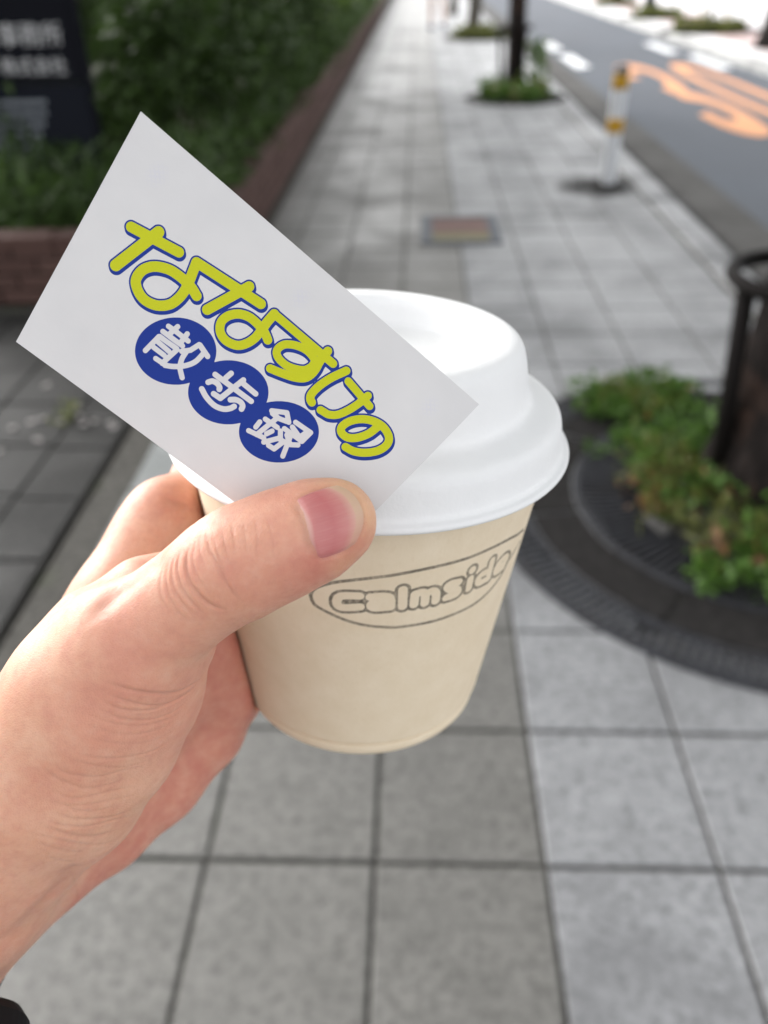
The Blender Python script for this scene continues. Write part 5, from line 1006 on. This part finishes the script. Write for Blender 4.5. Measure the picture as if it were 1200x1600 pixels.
for L, dp, wd in [
    ([(520, 205), (640, 250), (760, 270), (880, 265), (960, 230), (1010, 190)], .00042, .0007),
    ([(500, 250), (620, 300), (740, 330), (850, 315), (940, 265), (1005, 190)], .00035, .0005),
    ([(480, 290), (620, 345), (760, 345), (870, 310), (960, 250)], .0003, .0005),
    ([(470, 330), (600, 385), (740, 395), (860, 360), (940, 290)], .00026, .0005),
    ([(440, 370), (580, 420), (720, 430), (850, 395), (930, 330)], .00024, .0005),
    ([(400, 410), (560, 465), (700, 475), (830, 435), (920, 370)], .00024, .0005),
    ([(380, 470), (540, 515), (690, 520), (800, 490), (890, 430)], .0002, .0005),
    ([(350, 560), (480, 590), (620, 590), (760, 555), (860, 490)], .0002, .0005),
    ([(330, 590), (470, 630), (620, 640), (760, 595)], .0002, .0005),
    ([(260, 590), (300, 650), (380, 680), (500, 680), (620, 655), (720, 630)], .00026, .0006),
    ([(200, 620), (260, 680), (350, 725), (440, 740), (540, 720), (640, 690)], .00032, .0006),
    ([(240, 740), (340, 785), (450, 785), (560, 750), (680, 735)], .00022, .0005),
    ([(210, 790), (320, 830), (440, 825), (560, 800), (700, 770)], .00024, .0005),
    ([(270, 800), (380, 850), (480, 850), (600, 825)], .0002, .0004),
    ([(250, 860), (350, 895), (450, 900), (560, 880), (680, 850)], .00032, .0005),
    ([(230, 900), (320, 925), (430, 930), (560, 905), (660, 880)], .0003, .0005),
    ([(200, 930), (310, 960), (400, 985), (490, 980), (600, 950)], .0005, .0008),
    ([(120, 960), (250, 985), (380, 1015), (500, 1020), (580, 995)], .0003, .0006),
    ([(170, 1010), (300, 1050), (420, 1065)], .0002, .0006), ([(200, 1080), (300, 1110), (380, 1110)], .0002, .0006),
    ([(340, 1140), (370, 1200), (385, 1260), (375, 1310)], .0003, .0006),
    ([(400, 1110), (340, 1160), (260, 1250), (150, 1370), (40, 1500)], .0008, .0018),
    ([(300, 1170), (200, 1280), (90, 1400), (0, 1500)], -.0008, .0018)]:
    press([(x + RND.uniform(-2, 2), y + RND.uniform(-1.5, 1.5)) for x, y in zB(L)], dp * RND.uniform(.35, .68), wd * (.65 if wd < .001 else 1.6))
# valley between thumb and index, web fold, finger crease
press([(262, 868), (231, 888), (181, 930), (126, 975)], .0007, .0024)
press([(250, 776), (268, 786), (284, 792), (292, 800)], .00025, .0012)
# raised knuckle of the thumb root and tendon



# --- nail bed: a shallow step, then the nail plate itself
nb_prox = [(455, 781), (466, 797), (475, 820), (481, 848), (494, 876)]
nb_dist = [(519, 756), (548, 770), (564, 795), (566, 822), (550, 858)]
def nail_pt(s, t_):
    a = crv(nb_prox, 12); b = crv(nb_dist, 12)
    i = t_ * (len(a) - 1); k_ = min(int(i), len(a) - 2); f_ = i - k_
    pa = a[k_] * (1 - f_) + a[k_ + 1] * f_; pb = b[k_] * (1 - f_) + b[k_ + 1] * f_
    bow = np.array([0.2, -1.]) * 3 * math.sin(math.pi * s) * (1 - 2 * t_)
    return pa * (1 - s) + pb * s + bow
def outline(): 
    return [tuple(nail_pt(0, t_)) for t_ in np.linspace(.02, .98, 7)], [tuple(nail_pt(s, .97)) for s in np.linspace(0, 1, 6)], [tuple(nail_pt(s, .03)) for s in np.linspace(0, 1, 6)], [tuple(nail_pt(1, t_)) for t_ in np.linspace(.1, .95, 7)]
o_p, o_b, o_t, o_d = outline()
press(o_p, .00025, .0007, 5); press(o_b, .0004, .0007, 5); press(o_t, .0002, .0006, 5); press(o_d, .0003, .0005, 5)
me.vertices.foreach_set('co', W.ravel())
# skin tone carried by the flesh itself: pink near the nail, knuckle and palm side
px_ = 600 + FPX * Xc[:, 0] / Xc[:, 2]; py_ = 800 - FPX * Xc[:, 1] / Xc[:, 2]
def spot(p, r): 
    q = onskin(*p)
    return np.zeros(nV) if q is None else np.exp(-(np.linalg.norm(W - q, axis=1) / r) ** 2)
red = .95 * spot((520, 880), .0055) + .6 * spot((560, 850), .005) + .55 * spot((470, 900), .006) + .4 * spot((440, 780), .004) + .35 * spot((345, 900), .007) + .45 * spot((290, 795), .006) + .35 * spot((185, 1040), .010) + .3 * spot((60, 1230), .012)
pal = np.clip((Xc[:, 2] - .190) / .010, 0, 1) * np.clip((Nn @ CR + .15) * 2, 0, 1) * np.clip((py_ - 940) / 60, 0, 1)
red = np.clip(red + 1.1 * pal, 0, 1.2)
fattr(me, 'red', red); fattr(me, 'crease', CRE)
yel = .8 * spot((575, 800), .004) + .5 * spot((545, 757), .004) + .5 * spot((540, 880), .003)
fattr(me, 'yellow', np.clip(yel, 0, 1))
M_SKIN = mat('skin', (.6, .38, .28), .48, .4)
t = NT(M_SKIN); co = t.geo()
n1 = t.noise(90, 4, .6, co); n2 = t.noise(900, 4, .65, co); n3 = t.noise(28, 3, .5, co)
v = t.n('TexVoronoi', feature='DISTANCE_TO_EDGE'); v.inputs['Scale'].default_value = 1900; t.l(co, v.inputs['Vector'])
c = t.mix(t.rng(n1, .3, .7), (.63, .33, .215), (.72, .425, .295)); c = t.mix(t.rng(n3, .4, .62, 0, .7), c, (.63, .285, .20))
n4 = t.noise(240, 5, .65, co)
c = t.mix(t.rng(n4, .48, .68, 0, .45), c, (.55, .235, .17)); c = t.mix(t.rng(n4, .46, .34, 0, .18), c, (.72, .48, .36))
c = t.mix(t.rng(n2, .5, .8, 0, .35), c, (.50, .25, .185))
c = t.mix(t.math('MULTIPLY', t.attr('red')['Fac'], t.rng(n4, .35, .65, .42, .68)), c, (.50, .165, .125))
c = t.mix(t.math('MULTIPLY', t.attr('yellow')['Fac'], .6), c, (.68, .44, .24))
c = t.mix(t.math('MULTIPLY', t.attr('crease')['Fac'], .35), c, (.42, .19, .13))
t.color(c)
h1 = t.math('ADD', t.math('MULTIPLY', t.rng(v.outputs[0], 0, .25), .6), t.math('MULTIPLY', n2, .8))
t.normal(t.bump(h1, .3, .0002)); t.roughness(t.rng(n2, .3, .7, .4, .58))
t.b.inputs['Subsurface Weight'].default_value = .35; t.b.inputs['Subsurface Radius'].default_value = (1.0, .32, .16); t.b.inputs['Subsurface Scale'].default_value = .0035
me.materials.clear(); me.materials.append(M_SKIN)
me.polygons.foreach_set('use_smooth', np.ones(len(me.polygons), bool))
hand = link('hand', me); tag(hand, 'bare left hand holding the paper cup and pinching the card with its thumb', 'hand')
# nail plate
bv2 = BVHTree.FromObject(hand, bpy.context.evaluated_depsgraph_get())
def onskin2(px, py):
    d = CF + CR * (px - 600) / FPX - CU * (py - 800) / FPX; d = d / np.linalg.norm(d)
    h = bvh.ray_cast(Vector(CC), Vector(d))
    return (np.array(h[0]), np.array(h[1])) if h[0] is not None else None
ns, nt_ = 40, 36; NV = []; ST = []
for i in range(ns):
    for j in range(nt_):
        s, q = i / (ns - 1), j / (nt_ - 1); p = nail_pt(s, q); r = onskin2(*p); kk = 0
        while r is None and kk < 40: p = p + np.array([-.6, 1.0]); r = onskin2(*p); kk += 1
        if r is None: r = (NV[-1], np.array([0, 0, 1.]))
        NV.append(r[0]); ST.append((s, q))
NV = np.array(NV).reshape(ns, nt_, 3)
for _ in range(14):   # relax to a smooth plate
    NV[1:-1, 1:-1] = .5 * NV[1:-1, 1:-1] + .125 * (NV[2:, 1:-1] + NV[:-2, 1:-1] + NV[1:-1, 2:] + NV[1:-1, :-2])
    NV[0, 1:-1] = .5 * NV[0, 1:-1] + .25 * (NV[0, 2:] + NV[0, :-2]); NV[-1, 1:-1] = .5 * NV[-1, 1:-1] + .25 * (NV[-1, 2:] + NV[-1, :-2])
    NV[1:-1, 0] = .5 * NV[1:-1, 0] + .25 * (NV[2:, 0] + NV[:-2, 0]); NV[1:-1, -1] = .5 * NV[1:-1, -1] + .25 * (NV[2:, -1] + NV[:-2, -1])
du = np.gradient(NV, axis=0); dv = np.gradient(NV, axis=1); NN = np.cross(du, dv); NN /= np.linalg.norm(NN, axis=2)[..., None]
if (NN[ns // 2, nt_ // 2] @ (NV[ns // 2, nt_ // 2] - CC)) > 0: NN = -NN
ST = np.array(ST).reshape(ns, nt_, 2)
lift = .00028 * np.sin(math.pi * np.clip(ST[..., 1], .04, .96)) ** .5 + .00004 * np.clip(ST[..., 0] * 3, 0, 1)
edge_in = np.clip(ST[..., 0] / .16, 0, 1); side_in = np.clip(np.minimum(ST[..., 1], 1 - ST[..., 1]) / .07, 0, 1)
lift = lift * edge_in * side_in - .0004 * (1 - edge_in * side_in)
NV = NV + NN * lift[..., None]
I = np.arange(ns * nt_).reshape(ns, nt_); Fq = np.stack([I[:-1, :-1], I[1:, :-1], I[1:, 1:], I[:-1, 1:]], -1).reshape(-1, 4)
nm = mesh('thumbnail', NV.reshape(-1, 3), Fq.copy(), None, True)
fattr(nm, 'along', ST[..., 0].ravel()); fattr(nm, 'across', ST[..., 1].ravel())
M_NAIL = mat('nail', (.62, .3, .28), .4, .4)
t = NT(M_NAIL); al = t.attr('along')['Fac']; ac = t.attr('across')['Fac']
cb = t.n('CombineXYZ'); t.l(t.math('MULTIPLY', ac, 26), cb.inputs[0]); t.l(t.math('MULTIPLY', al, 1.2), cb.inputs[1]); st_ = t.noise(1.6, 4, .6, cb.outputs[0])
al = t.math('SUBTRACT', al, t.math('MULTIPLY', t.math('SINE', t.math('MULTIPLY', t.math('POWER', ac, 1.35), 3.1416)), .05))
c = t.ramp(al, [(.0, (.58, .33, .27)), (.05, (.57, .32, .28)), (.10, (.50, .19, .18)), (.45, (.46, .14, .14)), (.68, (.52, .21, .19)), (.80, (.58, .33, .26)), (.83, (.56, .38, .26)), (1, (.56, .37, .25))])
c = t.mix(t.rng(ac, .5, .95, 0, .45), c, (.50, .16, .15)); c = t.mix(t.rng(st_, .45, .75, 0, .22), c, (.62, .34, .31)); t.color(c)
t.normal(t.bump(st_, .25, .0002)); t.b.inputs['Subsurface Weight'].default_value = .15; t.b.inputs['Subsurface Radius'].default_value = (1, .3, .2); t.b.inputs['Subsurface Scale'].default_value = .002
nm.materials.append(M_NAIL)
link('thumbnail', nm, hand)

# ------------------------------------------------------------------ watch on the wrist
M_WBODY = mat('black_rubber', (.006, .006, .007), .6, .2); M_WGLASS = mat('dark_watch_glass', (.018, .019, .024), .18, .5); M_WEDGE = mat('black_bezel', (.004, .004, .005), .3, .5)
wax = to_w(P_(-45, 1408, .190)) - to_w(P_(-330, 1745, .202)); wax /= np.linalg.norm(wax)      # along the forearm, to the hand
wc = to_w(P_(-104, 1662, .168))
nrm = CC - wc; nrm = nrm - wax * (nrm @ wax); nrm /= np.linalg.norm(nrm)
sid = np.cross(nrm, wax)
wt = empty('wrist_watch'); wt.matrix_world = Matrix([[sid[i], wax[i], nrm[i], wc[i]] for i in range(3)] + [[0, 0, 0, 1]])
tag(wt, 'black smart watch on the wrist, cut by the lower left corner of the photo', 'watch')
WROT = 30
def rrect(hx, hy, r, n=8):
    o = []
    for cx, cy, a0 in ((hx - r, hy - r, 0), (-hx + r, hy - r, 90), (-hx + r, -hy + r, 180), (hx - r, -hy + r, 270)):
        for k in range(n + 1):
            a = math.radians(a0 + 90 * k / n); o.append((cx + r * math.cos(a), cy + r * math.sin(a)))
    return o
def stack(levels):
    V = []; Fs = []; n = None
    for hx, hy, r, z in levels:
        q = rrect(hx, hy, r); n = len(q); V += [(x, y, z) for x, y in q]
    for i in range(len(levels) - 1):
        for k in range(n): Fs.append((i * n + k, i * n + (k + 1) % n, (i + 1) * n + (k + 1) % n, (i + 1) * n + k))
    Fs.append(tuple((len(levels) - 1) * n + k for k in range(n))); Fs.append(tuple(range(n))[::-1])
    return MB().add(V, Fs)
# strap: a band that follows the forearm all round
fc_ = to_w(P_(-215, 1620, .1985))
fo = fc_ + wax * ((wc - fc_) @ wax)
NA = 72; ring_r = []
for k in range(NA):
    a = 2 * math.pi * k / NA; d_ = math.cos(a) * nrm + math.sin(a) * sid
    rr = np.linspace(.008, .07, 180); f_ = field(to_cf(fo - wax * .0095 + rr[:, None] * d_))
    ring_r.append(rr[np.argmax(f_ > 0)])
ring_r = np.array(ring_r)
for _ in range(4): ring_r = (np.roll(ring_r, 1) + ring_r * 2 + np.roll(ring_r, -1)) / 4
sg_ = 1 if sid @ CR > 0 else -1
k_ = int(round(WROT / 360 * NA)) * sg_
a_ = 2 * math.pi * k_ / NA; n2 = math.cos(a_) * nrm + math.sin(a_) * sid; s2 = np.cross(n2, wax)
if s2 @ sid < 0: s2 = -s2
s2 = np.cross(wax, n2)
wc = fo + n2 * (ring_r[k_ % NA] + .0048)
wt.matrix_world = Matrix([[s2[i], wax[i], n2[i], wc[i]] for i in range(3)] + [[0, 0, 0, 1]])
bpy.context.view_layer.update()
bm_ = MB(); V = []; secs = [(-.0080, .0002), (-.0080, .0010), (-.0068, .0016), (.0068, .0016), (.0080, .0010), (.0080, .0002)]
for k in range(NA):
    a = 2 * math.pi * k / NA; d_ = math.cos(a) * nrm + math.sin(a) * sid
    for u, v in secs: V.append(fo + d_ * (ring_r[k] + v) + wax * (u - .0095))
m_ = len(secs)
Fs = [(k * m_ + q, ((k + 1) % NA) * m_ + q, ((k + 1) % NA) * m_ + (q + 1) % m_, k * m_ + (q + 1) % m_) for k in range(NA) for q in range(m_)]
so2 = bm_.add(V, Fs).build('strap', M_WBODY, wt); so2.matrix_parent_inverse = wt.matrix_world.inverted()
stack([(.0135, .0185, .006, -.006), (.0150, .0200, .007, -.003), (.0150, .0200, .007, .001), (.0142, .0192, .0065, .003), (.0128, .0178, .006, .0038)]).build('case', M_WBODY, wt)
stack([(.0112, .0162, .005, .0036), (.0112, .0162, .005, .0042)]).build('bezel', M_WEDGE, wt)
stack([(.0095, .0145, .004, .0040), (.0095, .0145, .004, .0046)]).build('glass', M_WGLASS, wt)
